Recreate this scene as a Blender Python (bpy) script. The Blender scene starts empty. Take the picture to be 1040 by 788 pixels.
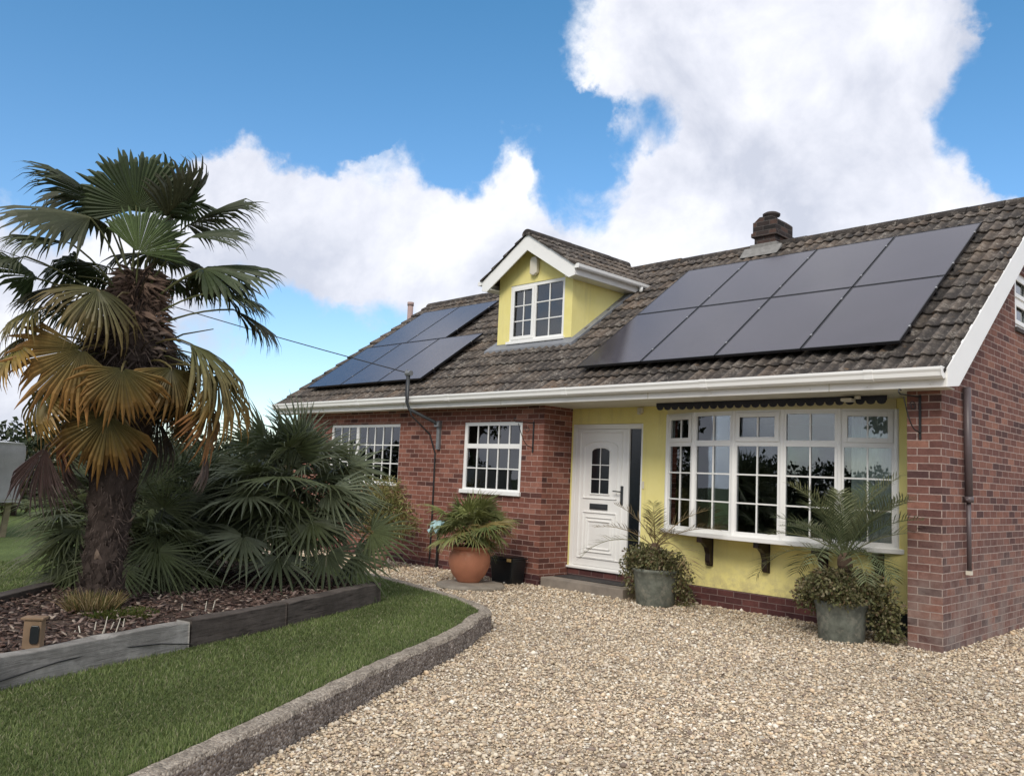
import bpy, math, random
import numpy as np
from mathutils import Vector, Matrix
random.seed(7); rng = np.random.default_rng(11)
R = math.radians; PI = math.pi
scene = bpy.context.scene
col = scene.collection

# ------------------------------------------------------------------ camera
CAM = Vector((2.93012, -8.76458, 1.48))
YAW, PITCH, ROLL, FPX = 0.7939036, 0.1041751, 0.0451492, 861.8
f_ = Vector((-math.sin(YAW)*math.cos(PITCH), math.cos(YAW)*math.cos(PITCH), math.sin(PITCH)))
r_ = Vector((math.cos(YAW), math.sin(YAW), 0)); u_ = r_.cross(f_)
r2 = r_*math.cos(ROLL) + u_*math.sin(ROLL); u2 = -r_*math.sin(ROLL) + u_*math.cos(ROLL)
cam = bpy.data.cameras.new('camera'); co = bpy.data.objects.new('camera', cam); col.objects.link(co)
m = Matrix((r2, u2, -f_)).transposed().to_4x4(); m.translation = CAM; co.matrix_world = m
cam.sensor_width = 36; cam.lens = FPX/1040*36; cam.clip_end = 2000; cam.clip_start = 0.05
scene.camera = co

# ------------------------------------------------------------------ materials
def nmat(name):
    m = bpy.data.materials.new(name); m.use_nodes = True
    nt = m.node_tree; nt.nodes.clear()
    out = nt.nodes.new('ShaderNodeOutputMaterial'); b = nt.nodes.new('ShaderNodeBsdfPrincipled')
    nt.links.new(b.outputs[0], out.inputs[0]); return m, nt, b, out
def N(nt, t, **k):
    n = nt.nodes.new('ShaderNode'+t)
    for a, v in k.items():
        if a.startswith('i_'):
            key = a[2:]; key = int(key) if key.isdigit() else key
            n.inputs[key].default_value = v
        else: setattr(n, a, v)
    return n
def L(nt, a, b): nt.links.new(a, b)
def ramp(nt, fac, stops, interp='LINEAR'):
    r = N(nt, 'ValToRGB'); r.color_ramp.interpolation = interp
    e = r.color_ramp.elements
    while len(e) < len(stops): e.new(0.5)
    for el, (p, c) in zip(e, stops):
        el.position = p; el.color = (*c, 1) if len(c) == 3 else c
    L(nt, fac, r.inputs[0]); return r
def texco(nt, scale=(1, 1, 1), rot=(0, 0, 0)):
    g = N(nt, 'NewGeometry'); mp = N(nt, 'Mapping'); mp.inputs['Scale'].default_value = scale
    mp.inputs['Rotation'].default_value = rot
    L(nt, g.outputs['Position'], mp.inputs[0]); return mp.outputs[0]
def noise(nt, vec, scale, detail=5, rough=.55, dist=0):
    n = N(nt, 'TexNoise', i_Scale=scale, i_Detail=detail, i_Roughness=rough, i_Distortion=dist)
    if vec: L(nt, vec, n.inputs['Vector'])
    return n
def bump(nt, b, h, strength=.5, dist=.01):
    n = N(nt, 'Bump', i_Strength=strength, i_Distance=dist); L(nt, h, n.inputs['Height']); L(nt, n.outputs[0], b.inputs['Normal'])
    return n
def mix(nt, fac, a, b, mode='MIX'):
    n = N(nt, 'Mix', data_type='RGBA', blend_type=mode)
    for s, v in ((n.inputs[0], fac), (n.inputs[6], a), (n.inputs[7], b)):
        if hasattr(v, 'node'): L(nt, v, s)
        else: s.default_value = v if not isinstance(v, tuple) else (*v, 1)
    return n.outputs[2]
def math_(nt, op, a, b=0.0, c=None, clamp=False):
    n = N(nt, 'Math', operation=op, use_clamp=clamp)
    for i, v in enumerate((a, b, c)):
        if v is None: continue
        if hasattr(v, 'node'): L(nt, v, n.inputs[i])
        else: n.inputs[i].default_value = v
    return n.outputs[0]

def simple(name, c, rough=.5, var=.12, scale=6, bs=0, bd=.002, metal=0, dirt=None, spec=.5):
    m, nt, b, o = nmat(name)
    v = texco(nt); n = noise(nt, v, scale)
    lo = tuple(x*(1-var) for x in c); hi = tuple(min(1, x*(1+var)) for x in c)
    r = ramp(nt, n.outputs[0], [(.3, lo), (.7, hi)]); cc = r.outputs[0]
    if dirt:
        n2 = noise(nt, v, dirt[1], 8, .7)
        r2_ = ramp(nt, n2.outputs[0], [(dirt[2], (0, 0, 0)), (dirt[2]+.2, (1, 1, 1))])
        fac = math_(nt, 'MULTIPLY', r2_.outputs[0], dirt[3])
        cc = mix(nt, fac, cc, dirt[0])
    L(nt, cc, b.inputs['Base Color']); b.inputs['Roughness'].default_value = rough
    b.inputs['Metallic'].default_value = metal; b.inputs['Specular IOR Level'].default_value = spec
    if bs:
        n3 = noise(nt, v, scale*9, 6, .65); bump(nt, b, n3.outputs[0], bs, bd)
    return m

def brickmat(name, stops, mortar, tint=None, stain=None):
    m, nt, b, o = nmat(name)
    g = N(nt, 'NewGeometry'); sp = N(nt, 'SeparateXYZ'); L(nt, g.outputs['Position'], sp.inputs[0])
    sn = N(nt, 'SeparateXYZ'); L(nt, g.outputs['True Normal'], sn.inputs[0])
    ax = math_(nt, 'ABSOLUTE', sn.outputs[0]); side = math_(nt, 'GREATER_THAN', ax, .6)
    mx = N(nt, 'Mix', data_type='FLOAT'); L(nt, side, mx.inputs[0]); L(nt, sp.outputs[0], mx.inputs[2])
    sh = math_(nt, 'ADD', sp.outputs[1], .1125); L(nt, sh, mx.inputs[3])
    # hand-laid wobble of the joints
    wob = noise(nt, g.outputs['Position'], 5, 3)
    wz = math_(nt, 'MULTIPLY_ADD', wob.outputs[0], .010, sp.outputs[2])
    wu = math_(nt, 'MULTIPLY_ADD', noise(nt, g.outputs['Position'], 7, 3).outputs[0], .012, mx.outputs[0])
    cb = N(nt, 'CombineXYZ'); L(nt, wu, cb.inputs[0]); L(nt, wz, cb.inputs[1])
    br = N(nt, 'TexBrick', offset=.5, squash=1.0)
    br.inputs['Scale'].default_value = 1; br.inputs['Brick Width'].default_value = .225; br.inputs['Row Height'].default_value = .075
    br.inputs['Mortar Size'].default_value = .0055; br.inputs['Mortar Smooth'].default_value = .25
    br.inputs['Color1'].default_value = (0, 0, 0, 1); br.inputs['Color2'].default_value = (1, 1, 1, 1); br.inputs['Mortar'].default_value = (.5, .5, .5, 1)
    L(nt, cb.outputs[0], br.inputs['Vector'])
    rp = ramp(nt, br.outputs['Color'], stops, 'LINEAR')
    fine = noise(nt, cb.outputs[0], 55, 6, .7); blot = noise(nt, g.outputs['Position'], 14, 4)
    c1 = mix(nt, .55, rp.outputs[0], ramp(nt, fine.outputs[0], [(.3, (.35, .35, .35)), (.7, (.72, .7, .68))]).outputs[0], 'OVERLAY')
    c1 = mix(nt, .35, c1, ramp(nt, blot.outputs[0], [(.35, (.3, .3, .3)), (.65, (.68, .68, .68))]).outputs[0], 'OVERLAY')
    mn = noise(nt, g.outputs['Position'], 30, 4)
    mc = ramp(nt, mn.outputs[0], [(.3, tuple(x*.75 for x in mortar)), (.7, tuple(x*1.2 for x in mortar))])
    c2 = mix(nt, br.outputs['Fac'], c1, mc.outputs[0])
    if stain:
        zz = math_(nt, 'SUBTRACT', stain[1], sp.outputs[2]); zz = math_(nt, 'DIVIDE', zz, stain[1], clamp=True)
        sn2 = noise(nt, g.outputs['Position'], 3.5, 6, .65)
        q = math_(nt, 'MULTIPLY', zz, ramp(nt, sn2.outputs[0], [(.35, (0, 0, 0)), (.62, (1, 1, 1))]).outputs[0])
        q = math_(nt, 'MULTIPLY', q, stain[2], clamp=True); c2 = mix(nt, q, c2, stain[0])
    L(nt, c2, b.inputs['Base Color']); b.inputs['Roughness'].default_value = .88; b.inputs['Specular IOR Level'].default_value = .25
    inv = math_(nt, 'SUBTRACT', 1.0, br.outputs['Fac']); h = math_(nt, 'MULTIPLY_ADD', fine.outputs[0], .35, inv)
    bump(nt, b, h, .8, .006)
    return m

M = {}
M['brick'] = brickmat('red_brick', [(0, (.07, .032, .03)), (.16, (.14, .056, .042)), (.5, (.185, .074, .055)), (.85, (.225, .092, .066)), (1, (.29, .135, .10))], (.42, .29, .245))
M['brick_gable'] = brickmat('weathered_brick', [(0, (.075, .042, .042)), (.3, (.14, .066, .056)), (.65, (.185, .087, .070)), (.9, (.225, .108, .082)), (1, (.27, .135, .10))], (.40, .31, .275), stain=((.30, .26, .235), 1.3, .7))
M['brick_dark'] = brickmat('plinth_brick', [(0, (.06, .026, .028)), (.5, (.10, .04, .038)), (1, (.15, .06, .052))], (.2, .14, .13))
M['brick_chim'] = brickmat('sooty_brick', [(0, (.02, .018, .018)), (.5, (.05, .037, .034)), (1, (.12, .07, .055))], (.10, .09, .085))
def rendermat():
    m, nt, b, o = nmat('yellow_render'); v = texco(nt); vs = texco(nt, (7, 7, .7)); n = noise(nt, v, 2.4, 7, .65); st = noise(nt, vs, 1.0, 7, .7); gr = noise(nt, v, 140, 4, .6)
    c = ramp(nt, n.outputs[0], [(.3, (.78, .69, .26)), (.7, (.84, .76, .33))]).outputs[0]
    c = mix(nt, ramp(nt, st.outputs[0], [(.52, (0, 0, 0)), (.75, (.38, .38, .38))]).outputs[0], c, (.50, .44, .24))
    g = N(nt, 'NewGeometry'); sp = N(nt, 'SeparateXYZ'); L(nt, g.outputs['Position'], sp.inputs[0])
    spl = N(nt, 'MapRange'); spl.inputs[1].default_value = .62; spl.inputs[2].default_value = .22; L(nt, sp.outputs[2], spl.inputs[0])
    q = math_(nt, 'MULTIPLY', spl.outputs[0], ramp(nt, noise(nt, v, 12, 6, .7).outputs[0], [(.42, (0, 0, 0)), (.62, (.6, .6, .6))]).outputs[0]); c = mix(nt, q, c, (.42, .36, .22))
    L(nt, c, b.inputs['Base Color']); b.inputs['Roughness'].default_value = .9; b.inputs['Specular IOR Level'].default_value = .15; bump(nt, b, gr.outputs[0], .35, .003); return m
M['render'] = rendermat()
M['frieze'] = simple('cream_render', (.72, .66, .42), .8, .05, 3, .1)
M['upvc'] = simple('white_upvc', (.85, .85, .83), .32, .025, 2, dirt=((.5, .5, .46), 3, .64, .35))
M['fascia'] = simple('fascia_white', (.78, .77, .74), .4, .03, 2, dirt=((.42, .41, .36), 2.5, .58, .4))
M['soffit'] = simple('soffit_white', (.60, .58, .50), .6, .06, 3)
M['valance'] = simple('dark_navy_wood', (.018, .018, .03), .5, .2, 20)
M['bracketwood'] = simple('dark_stained_wood', (.022, .012, .009), .45, .3, 30, .3)
M['iron'] = simple('black_iron', (.015, .015, .016), .5, .2, 20)
M['pipe'] = simple('grey_brown_pipe', (.10, .08, .085), .45, .1, 8)
M['darkpipe'] = simple('dark_steel', (.035, .04, .045), .45, .2, 8)
M['galv'] = simple('galvanised_steel', (.2, .21, .22), .5, .15, 15, metal=.3)
M['lead'] = simple('lead_flashing', (.20, .21, .23), .55, .15, 7, .3, dirt=((.4, .4, .38), 9, .6, .5))
M['cement'] = simple('cement_fillet', (.22, .215, .205), .9, .2, 14, .5)
M['concrete'] = simple('weathered_concrete', (.21, .19, .165), .92, .25, 7, .8, .004, dirt=((.075, .07, .06), 16, .5, .75))
M['step'] = simple('step_concrete', (.25, .215, .18), .9, .2, 6, .5, .003)
M['mat'] = simple('dark_mat', (.035, .032, .033), .7, .4, 16, .4)
M['stone'] = simple('stone_slab', (.25, .22, .18), .9, .2, 8, .5)
M['terracotta'] = simple('terracotta', (.42, .17, .095), .75, .14, 5, .3, .002, dirt=((.5, .34, .24), 6, .55, .5))
M['pinkpot'] = simple('pale_terracotta', (.42, .29, .23), .8, .1, 6, .3)
M['greenpot'] = simple('grey_green_pot', (.13, .14, .115), .85, .35, 14, .6, .004, dirt=((.32, .30, .24), 11, .5, .7))
M['soil'] = simple('soil', (.05, .035, .025), .95, .4, 30, 1, .01)
M['plastic_black'] = simple('black_plastic', (.010, .013, .015), .35, .2, 8)
M['tag'] = simple('yellow_tag', (.65, .45, .18), .5)
M['cloth'] = simple('pale_blue_cloth', (.40, .58, .60), .8, .15, 12)
M['tarp'] = simple('grey_tarpaulin', (.42, .43, .44), .6, .12, 5, .5, .01)
M['postwood'] = simple('tan_timber', (.21, .14, .085), .8, .22, 9, .4)
M['greywood'] = simple('grey_timber', (.32, .27, .19), .85, .2, 9, .4)
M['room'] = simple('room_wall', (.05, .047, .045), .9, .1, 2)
M['curtain'] = simple('curtain', (.8, .79, .75), .9, .12, 3)
M['skin_green'] = simple('stalk_green', (.10, .13, .04), .5, .2, 12)
M['clay'] = simple('clay_pot_dark', (.05, .04, .038), .85, .3, 9, .5)
M['ventpink'] = simple('pale_clay_pipe', (.36, .26, .24), .8, .1, 8)
M['white'] = simple('cream_plastic', (.66, .62, .52), .45, .04, 4)
M['cushion'] = simple('ceramic_white', (.55, .53, .46), .4, .05, 5)

def woodmat(name, c, d, s=(1, 1, 14)):
    m, nt, b, o = nmat(name); v = texco(nt, s); n = noise(nt, v, 3.2, 9, .7, .6)
    v2 = texco(nt); n2 = noise(nt, v2, 2.2, 6, .7)
    r = ramp(nt, n.outputs[0], [(.32, d), (.5, c), (.72, tuple(min(1, x*1.35) for x in c))])
    r2_ = ramp(nt, n2.outputs[0], [(.42, (0, 0, 0)), (.6, (.75, .75, .75))])
    c3 = mix(nt, r2_.outputs[0], r.outputs[0], tuple(x*.5 for x in c))
    L(nt, c3, b.inputs['Base Color']); b.inputs['Roughness'].default_value = .93; b.inputs['Specular IOR Level'].default_value = .2
    bump(nt, b, n.outputs[0], .7, .008); return m
M['sleeper'] = woodmat('silver_sleeper', (.33, .315, .29), (.09, .08, .07))
M['sleeper_dark'] = woodmat('dark_sleeper', (.095, .08, .07), (.022, .018, .016))

def attrmat(name, rough=.8, trans=0, spec=.3, bs=0):
    m, nt, b, o = nmat(name); a = N(nt, 'Attribute', attribute_name='col')
    c = a.outputs['Color']
    v = texco(nt); n = noise(nt, v, 25, 4)
    c = mix(nt, .3, c, ramp(nt, n.outputs[0], [(.3, (.3, .3, .3)), (.7, (.72, .72, .72))]).outputs[0], 'OVERLAY')
    L(nt, c, b.inputs['Base Color']); b.inputs['Roughness'].default_value = rough; b.inputs['Specular IOR Level'].default_value = spec
    if bs: bump(nt, b, noise(nt, v, 90, 6).outputs[0], bs, .003)
    if trans:
        t = N(nt, 'BsdfTranslucent'); L(nt, c, t.inputs[0]); ms = N(nt, 'MixShader'); ms.inputs[0].default_value = trans
        L(nt, b.outputs[0], ms.inputs[1]); L(nt, t.outputs[0], ms.inputs[2]); L(nt, ms.outputs[0], o.inputs[0])
    return m
M['leaf'] = attrmat('palm_leaf', .5, .28, .35)
M['foliage'] = attrmat('small_leaves', .55, .2, .35)
M['grassblade'] = attrmat('grass_blades', .6, .3, .25)
M['pebble'] = attrmat('gravel_stone', .75, 0, .3, .4)
M['chip'] = attrmat('bark_chip', .9, 0, .2, .5)
M['fibre'] = attrmat('trunk_fibre', .95, 0, .1, .6)

def tilemat():
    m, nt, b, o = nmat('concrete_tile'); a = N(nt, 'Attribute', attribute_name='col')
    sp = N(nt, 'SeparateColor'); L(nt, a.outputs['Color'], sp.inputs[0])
    v = texco(nt)
    r = ramp(nt, sp.outputs[0], [(0, (.048, .043, .042)), (.5, (.072, .062, .057)), (.8, (.092, .077, .068)), (1, (.12, .092, .075))])
    n1 = noise(nt, v, 3.0, 7, .7); n2 = noise(nt, v, 38, 6, .75); n3 = noise(nt, v, 6, 7, .72); n4 = noise(nt, v, 1.6, 4)
    c = mix(nt, .75, r.outputs[0], ramp(nt, n1.outputs[0], [(.35, (.2, .2, .2)), (.65, (.74, .72, .68))]).outputs[0], 'OVERLAY')
    c = mix(nt, .7, c, ramp(nt, n2.outputs[0], [(.35, (.15, .15, .15)), (.68, (.85, .83, .78))]).outputs[0], 'OVERLAY')
    # roll shading painted in: pans darker, tops paler, with lichen streaks on the rolls
    streak = noise(nt, v, 11, 5, .6)
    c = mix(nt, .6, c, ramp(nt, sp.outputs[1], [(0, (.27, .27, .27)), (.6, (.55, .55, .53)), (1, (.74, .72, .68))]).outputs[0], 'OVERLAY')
    c = mix(nt, math_(nt, 'MULTIPLY', ramp(nt, streak.outputs[0], [(.45, (0, 0, 0)), (.62, (1, 1, 1))]).outputs[0], math_(nt, 'MULTIPLY', sp.outputs[1], .6)), c, (.22, .185, .155))
    # pale lichen and rusty moss patches
    lf = math_(nt, 'MULTIPLY', ramp(nt, n3.outputs[0], [(.52, (0, 0, 0)), (.62, (1, 1, 1))]).outputs[0], ramp(nt, n2.outputs[0], [(.45, (0, 0, 0)), (.58, (1, 1, 1))]).outputs[0])
    c = mix(nt, math_(nt, 'MULTIPLY', lf, .75), c, (.31, .285, .25))
    n5 = noise(nt, v, 9, 7, .75)
    of = math_(nt, 'MULTIPLY', ramp(nt, n5.outputs[0], [(.58, (0, 0, 0)), (.66, (1, 1, 1))]).outputs[0], ramp(nt, n4.outputs[0], [(.45, (0, 0, 0)), (.6, (1, 1, 1))]).outputs[0])
    c = mix(nt, math_(nt, 'MULTIPLY', of, .55), c, (.26, .15, .07))
    L(nt, c, b.inputs['Base Color']); b.inputs['Roughness'].default_value = .85; b.inputs['Specular IOR Level'].default_value = .35
    bump(nt, b, n2.outputs[0], .7, .006); return m
M['tile'] = tilemat()

def glassmat(name, tint=(.75, .8, .8), lo=.05, rough=.0):
    m, nt, b, o = nmat(name); nt.nodes.remove(b)
    g = N(nt, 'BsdfGlossy', i_Roughness=rough); g.inputs[0].default_value = (.95, .97, 1, 1)
    v = texco(nt); n = noise(nt, v, 1.3, 2); bp = N(nt, 'Bump', i_Strength=.06, i_Distance=.02); L(nt, n.outputs[0], bp.inputs['Height']); L(nt, bp.outputs[0], g.inputs['Normal'])
    t = N(nt, 'BsdfTransparent'); t.inputs[0].default_value = (*tint, 1)
    fr = N(nt, 'Fresnel', i_IOR=1.55); fac = math_(nt, 'MULTIPLY_ADD', fr.outputs[0], 1.25, lo, clamp=True)
    ms = N(nt, 'MixShader'); L(nt, fac, ms.inputs[0]); L(nt, t.outputs[0], ms.inputs[1]); L(nt, g.outputs[0], ms.inputs[2]); L(nt, ms.outputs[0], o.inputs[0])
    return m
M['glass'] = glassmat('window_glass')
def obscure(name, c, rough):
    m, nt, b, o = nmat(name); b.inputs['Base Color'].default_value = (*c, 1); b.inputs['Roughness'].default_value = rough
    b.inputs['Specular IOR Level'].default_value = .6
    v = texco(nt); bump(nt, b, noise(nt, v, 30, 3).outputs[0], .12, .004); return m
M['darkglass'] = obscure('dark_obscure_glass', (.006, .009, .013), .18)
def panelmat():
    m, nt, b, o = nmat('solar_glass'); v = texco(nt)
    n = noise(nt, v, 1.2, 5, .6); n2 = noise(nt, v, 14, 6, .7)
    r = ramp(nt, n.outputs[0], [(.3, (.024, .022, .034)), (.7, (.034, .031, .046))])
    L(nt, r.outputs[0], b.inputs['Base Color'])
    rr = ramp(nt, n2.outputs[0], [(.3, (.11, .11, .11)), (.7, (.19, .19, .19))]); L(nt, rr.outputs[0], b.inputs['Roughness'])
    b.inputs['IOR'].default_value = 1.5; b.inputs['Specular IOR Level'].default_value = .85; b.inputs['Specular Tint'].default_value = (1, .94, .97, 1)
    b.inputs['Sheen Weight'].default_value = .06; b.inputs['Sheen Roughness'].default_value = .5
    return m
M['panel'] = panelmat()
M['panelframe'] = simple('black_anodised', (.012, .012, .015), .35, .1, 8)
M['alu'] = simple('aluminium_clip', (.5, .5, .5), .35, .05, 8, metal=.8)

def groundmat(name, stops, vs, bs=1, bd=.02, nscale=3, extra=None):
    m, nt, b, o = nmat(name); v = texco(nt)
    vo = N(nt, 'TexVoronoi', feature='F1', i_Scale=vs); L(nt, v, vo.inputs['Vector'])
    sp = N(nt, 'SeparateColor'); L(nt, vo.outputs['Color'], sp.inputs[0])
    r = ramp(nt, sp.outputs[0], stops); n = noise(nt, v, nscale, 6, .65)
    c = mix(nt, .6, r.outputs[0], ramp(nt, n.outputs[0], [(.35, (.3, .3, .3)), (.65, (.68, .68, .68))]).outputs[0], 'OVERLAY')
    if extra: c = mix(nt, ramp(nt, noise(nt, v, extra[1], 6, .7).outputs[0], [(extra[2], (0, 0, 0)), (extra[2]+.12, (.8, .8, .8))]).outputs[0], c, extra[0])
    L(nt, c, b.inputs['Base Color']); b.inputs['Roughness'].default_value = .95; b.inputs['Specular IOR Level'].default_value = .2
    inv = math_(nt, 'SUBTRACT', 1.0, vo.outputs['Distance']); bump(nt, b, inv, bs, bd); return m
M['gravelbase'] = groundmat('gravel_bed', [(0, (.18, .14, .10)), (.3, (.28, .22, .155)), (.6, (.38, .31, .22)), (.85, (.5, .42, .32)), (1, (.6, .55, .46))], 42, 1, .012, 2)
M['lawn'] = groundmat('lawn_turf', [(0, (.06, .085, .028)), (.5, (.085, .12, .036)), (1, (.115, .15, .05))], 60, .7, .01, 1.4, extra=((.09, .105, .03), 3.5, .56))
M['bedsoil'] = groundmat('bark_soil', [(0, (.03, .02, .017)), (.5, (.06, .04, .032)), (1, (.11, .08, .06))], 30, 1, .02, 4)
M['kerb_side'] = groundmat('kerb_side', [(0, (.14, .115, .10)), (.45, (.26, .22, .19)), (.8, (.34, .295, .26)), (.93, (.38, .34, .30)), (1, (.55, .5, .46))], 62, 1, .02, 6, extra=((.17, .145, .125), 7, .58))
M['kerb_top'] = groundmat('kerb_top', [(0, (.2, .17, .14)), (.5, (.31, .265, .215)), (1, (.44, .39, .32))], 75, .9, .012, 5, extra=((.15, .135, .11), 9, .56))
M['field'] = groundmat('field', [(0, (.03, .045, .018)), (1, (.05, .065, .028))], 8, .4, .02, .5)

# ------------------------------------------------------------------ mesh tools
class MB:
    def __init__(s, M4=None): s.v = []; s.f = []; s.mi = []; s.c = []; s.T = M4; s.cur = 0; s.cc = None
    def add(s, verts, faces, mi=None):
        o = len(s.v)
        for p in verts:
            p = Vector(p)
            if s.T is not None: p = s.T @ p
            s.v.append(tuple(p)); s.c.append(s.cc or (1, 1, 1))
        for f in faces: s.f.append(tuple(o+i for i in f)); s.mi.append(s.cur if mi is None else mi)
        return s
    def box(s, x0, x1, y0, y1, z0, z1, mi=None):
        v = [(x0, y0, z0), (x1, y0, z0), (x1, y1, z0), (x0, y1, z0), (x0, y0, z1), (x1, y0, z1), (x1, y1, z1), (x0, y1, z1)]
        return s.add(v, [(0, 3, 2, 1), (4, 5, 6, 7), (0, 1, 5, 4), (1, 2, 6, 5), (2, 3, 7, 6), (3, 0, 4, 7)], mi)
    def prism(s, poly, a, d0, d1, mi=None):
        """poly of 2D points extruded along axis a (0 x,1 y,2 z)"""
        def P(p, d): return (d, p[0], p[1]) if a == 0 else (p[0], d, p[1]) if a == 1 else (p[0], p[1], d)
        n = len(poly); v = [P(p, d0) for p in poly] + [P(p, d1) for p in poly]
        f = [tuple(range(n))[::-1], tuple(range(n, 2*n))] + [(i, (i+1) % n, n+(i+1) % n, n+i) for i in range(n)]
        return s.add(v, f, mi)
    def tube(s, pts, r, seg=8, mi=None, cap=True):
        pts = [Vector(p) for p in pts]; rs = r if isinstance(r, (list, tuple)) else [r]*len(pts)
        v = []; n = len(pts); up = Vector((0, 0, 1)); prev = None
        for i, p in enumerate(pts):
            d = (pts[min(i+1, n-1)]-pts[max(i-1, 0)]).normalized()
            a = prev if prev else (Vector((1, 0, 0)) if abs(d.z) > .9 else up)
            x = (a - d*a.dot(d)).normalized(); y = d.cross(x); prev = x
            for k in range(seg):
                t = 2*PI*k/seg; v.append(p + (x*math.cos(t)+y*math.sin(t))*rs[i])
        f = [(i*seg+k, i*seg+(k+1) % seg, (i+1)*seg+(k+1) % seg, (i+1)*seg+k) for i in range(n-1) for k in range(seg)]
        if cap: f += [tuple(range(seg))[::-1], tuple((n-1)*seg+k for k in range(seg))]
        return s.add(v, f, mi)
    def lathe(s, prof, c=(0, 0, 0), seg=28, mi=None, wob=0):
        v = []
        for j, (r, z) in enumerate(prof):
            for k in range(seg):
                t = 2*PI*k/seg; rr = r*(1+wob*math.sin(3*t+j*.7))
                v.append((c[0]+rr*math.cos(t), c[1]+rr*math.sin(t), c[2]+z))
        f = [(j*seg+k, j*seg+(k+1) % seg, (j+1)*seg+(k+1) % seg, (j+1)*seg+k) for j in range(len(prof)-1) for k in range(seg)]
        f += [tuple(range(seg))[::-1], tuple((len(prof)-1)*seg+k for k in range(seg))]
        return s.add(v, f, mi)
    def build(s, name, mats, parent=None, smooth=False, bevel=0, colattr=False):
        me = bpy.data.meshes.new(name); me.from_pydata(s.v, [], s.f)
        if not isinstance(mats, (list, tuple)): mats = [mats]
        for mt in mats: me.materials.append(M[mt] if isinstance(mt, str) else mt)
        me.polygons.foreach_set('material_index', s.mi)
        if colattr:
            a = me.color_attributes.new('col', 'FLOAT_COLOR', 'POINT')
            a.data.foreach_set('color', np.concatenate([np.array(s.c, float).reshape(-1, 3), np.ones((len(s.c), 1))], 1).ravel())
        if smooth: me.polygons.foreach_set('use_smooth', [True]*len(s.f))
        me.update()
        o = bpy.data.objects.new(name, me); col.objects.link(o)
        if parent:
            o.parent = parent
            q = parent
            off = Vector((0, 0, 0))
            while q: off += q.location; q = q.parent
            o.location = -off
        if bevel:
            b = o.modifiers.new('bevel', 'BEVEL'); b.width = bevel; b.segments = 2; b.limit_method = 'ANGLE'; b.angle_limit = R(40)
        return o
def npmesh(name, V, F, mat, C=None, parent=None, smooth=False):
    me = bpy.data.meshes.new(name); k = F.shape[1]
    me.vertices.add(len(V)); me.vertices.foreach_set('co', V.astype(np.float32).ravel())
    me.loops.add(F.size); me.loops.foreach_set('vertex_index', F.astype(np.int32).ravel())
    me.polygons.add(len(F)); me.polygons.foreach_set('loop_start', np.arange(0, F.size, k, dtype=np.int32))
    me.polygons.foreach_set('loop_total', np.full(len(F), k, dtype=np.int32))
    if smooth: me.polygons.foreach_set('use_smooth', np.ones(len(F), bool))
    me.materials.append(M[mat]); me.update(calc_edges=True)
    if C is not None:
        a = me.color_attributes.new('col', 'FLOAT_COLOR', 'POINT')
        a.data.foreach_set('color', np.concatenate([C, np.ones((len(C), 1))], 1).astype(np.float32).ravel())
    o = bpy.data.objects.new(name, me); col.objects.link(o)
    if parent:
        o.parent = parent; off = Vector((0, 0, 0)); q = parent
        while q: off += q.location; q = q.parent
        o.location = -off
    return o
def tag(o, label=None, cat=None, group=None, kind=None):
    if label: o['label'] = label
    if cat: o['category'] = cat
    if group: o['group'] = group
    if kind: o['kind'] = kind
    return o
def thing(name, loc, label, cat, group=None):
    o = bpy.data.objects.new(name, None); col.objects.link(o); o.location = loc; o.empty_display_size = .2
    return tag(o, label, cat, group)

# ------------------------------------------------------------------ ground
KO = [(1.3, -10.6), (.25, -8.9), (-.3, -7.85), (-.76, -7.02), (-1.1, -6.4), (-1.41, -5.86), (-1.82, -5.14), (-2.3, -4.22), (-2.66, -3.62), (-2.93, -3.27), (-3.06, -3.02), (-3.3, -2.82), (-3.66, -2.68), (-4.35, -2.49), (-5.45, -2.30), (-6.6, -2.22), (-9, -2.2), (-13, -2.2)]
def smooth_poly(P, n=4):
    out = []
    for i in range(len(P)-1):
        p0 = P[max(i-1, 0)]; p1 = P[i]; p2 = P[i+1]; p3 = P[min(i+2, len(P)-1)]
        for k in range(n):
            t = k/n
            out.append(tuple(.5*((2*p1[a])+(-p0[a]+p2[a])*t+(2*p0[a]-5*p1[a]+4*p2[a]-p3[a])*t*t+(-p0[a]+3*p1[a]-3*p2[a]+p3[a])*t**3) for a in (0, 1)))
    out.append(P[-1]); return out
KO = smooth_poly(KO, 12); KW = .135
KI = []
for i, p in enumerate(KO):
    a = KO[max(i-1, 0)]; b = KO[min(i+1, len(KO)-1)]; d = Vector((b[0]-a[0], b[1]-a[1])).normalized()
    KI.append((p[0]-d.y*KW, p[1]+d.x*KW))      # inner side is left of travel
LZ = .165
g = MB(); g.add([(-400, -400, -.06), (400, -400, -.06), (400, 400, -.06), (-400, 400, -.06)], [(0, 1, 2, 3)])
tag(g.build('ground', 'field'), kind='structure')
g = MB(); g.add([(-13, -22, 0), (20, -22, 0), (20, 14, 0), (-13, 14, 0)], [(0, 1, 2, 3)])
tag(g.build('gravel_drive', 'gravelbase'), kind='structure')
g = MB(); n = len(KI)
poly = [(x, y, LZ) for x, y in KI] + [(-13.2, 30, LZ), (-80, 30, LZ), (-80, -40, LZ), (2, -40, LZ)]
g.add(poly, [tuple(range(len(poly)))]); tag(g.build('lawn', 'lawn'), kind='structure')
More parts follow.
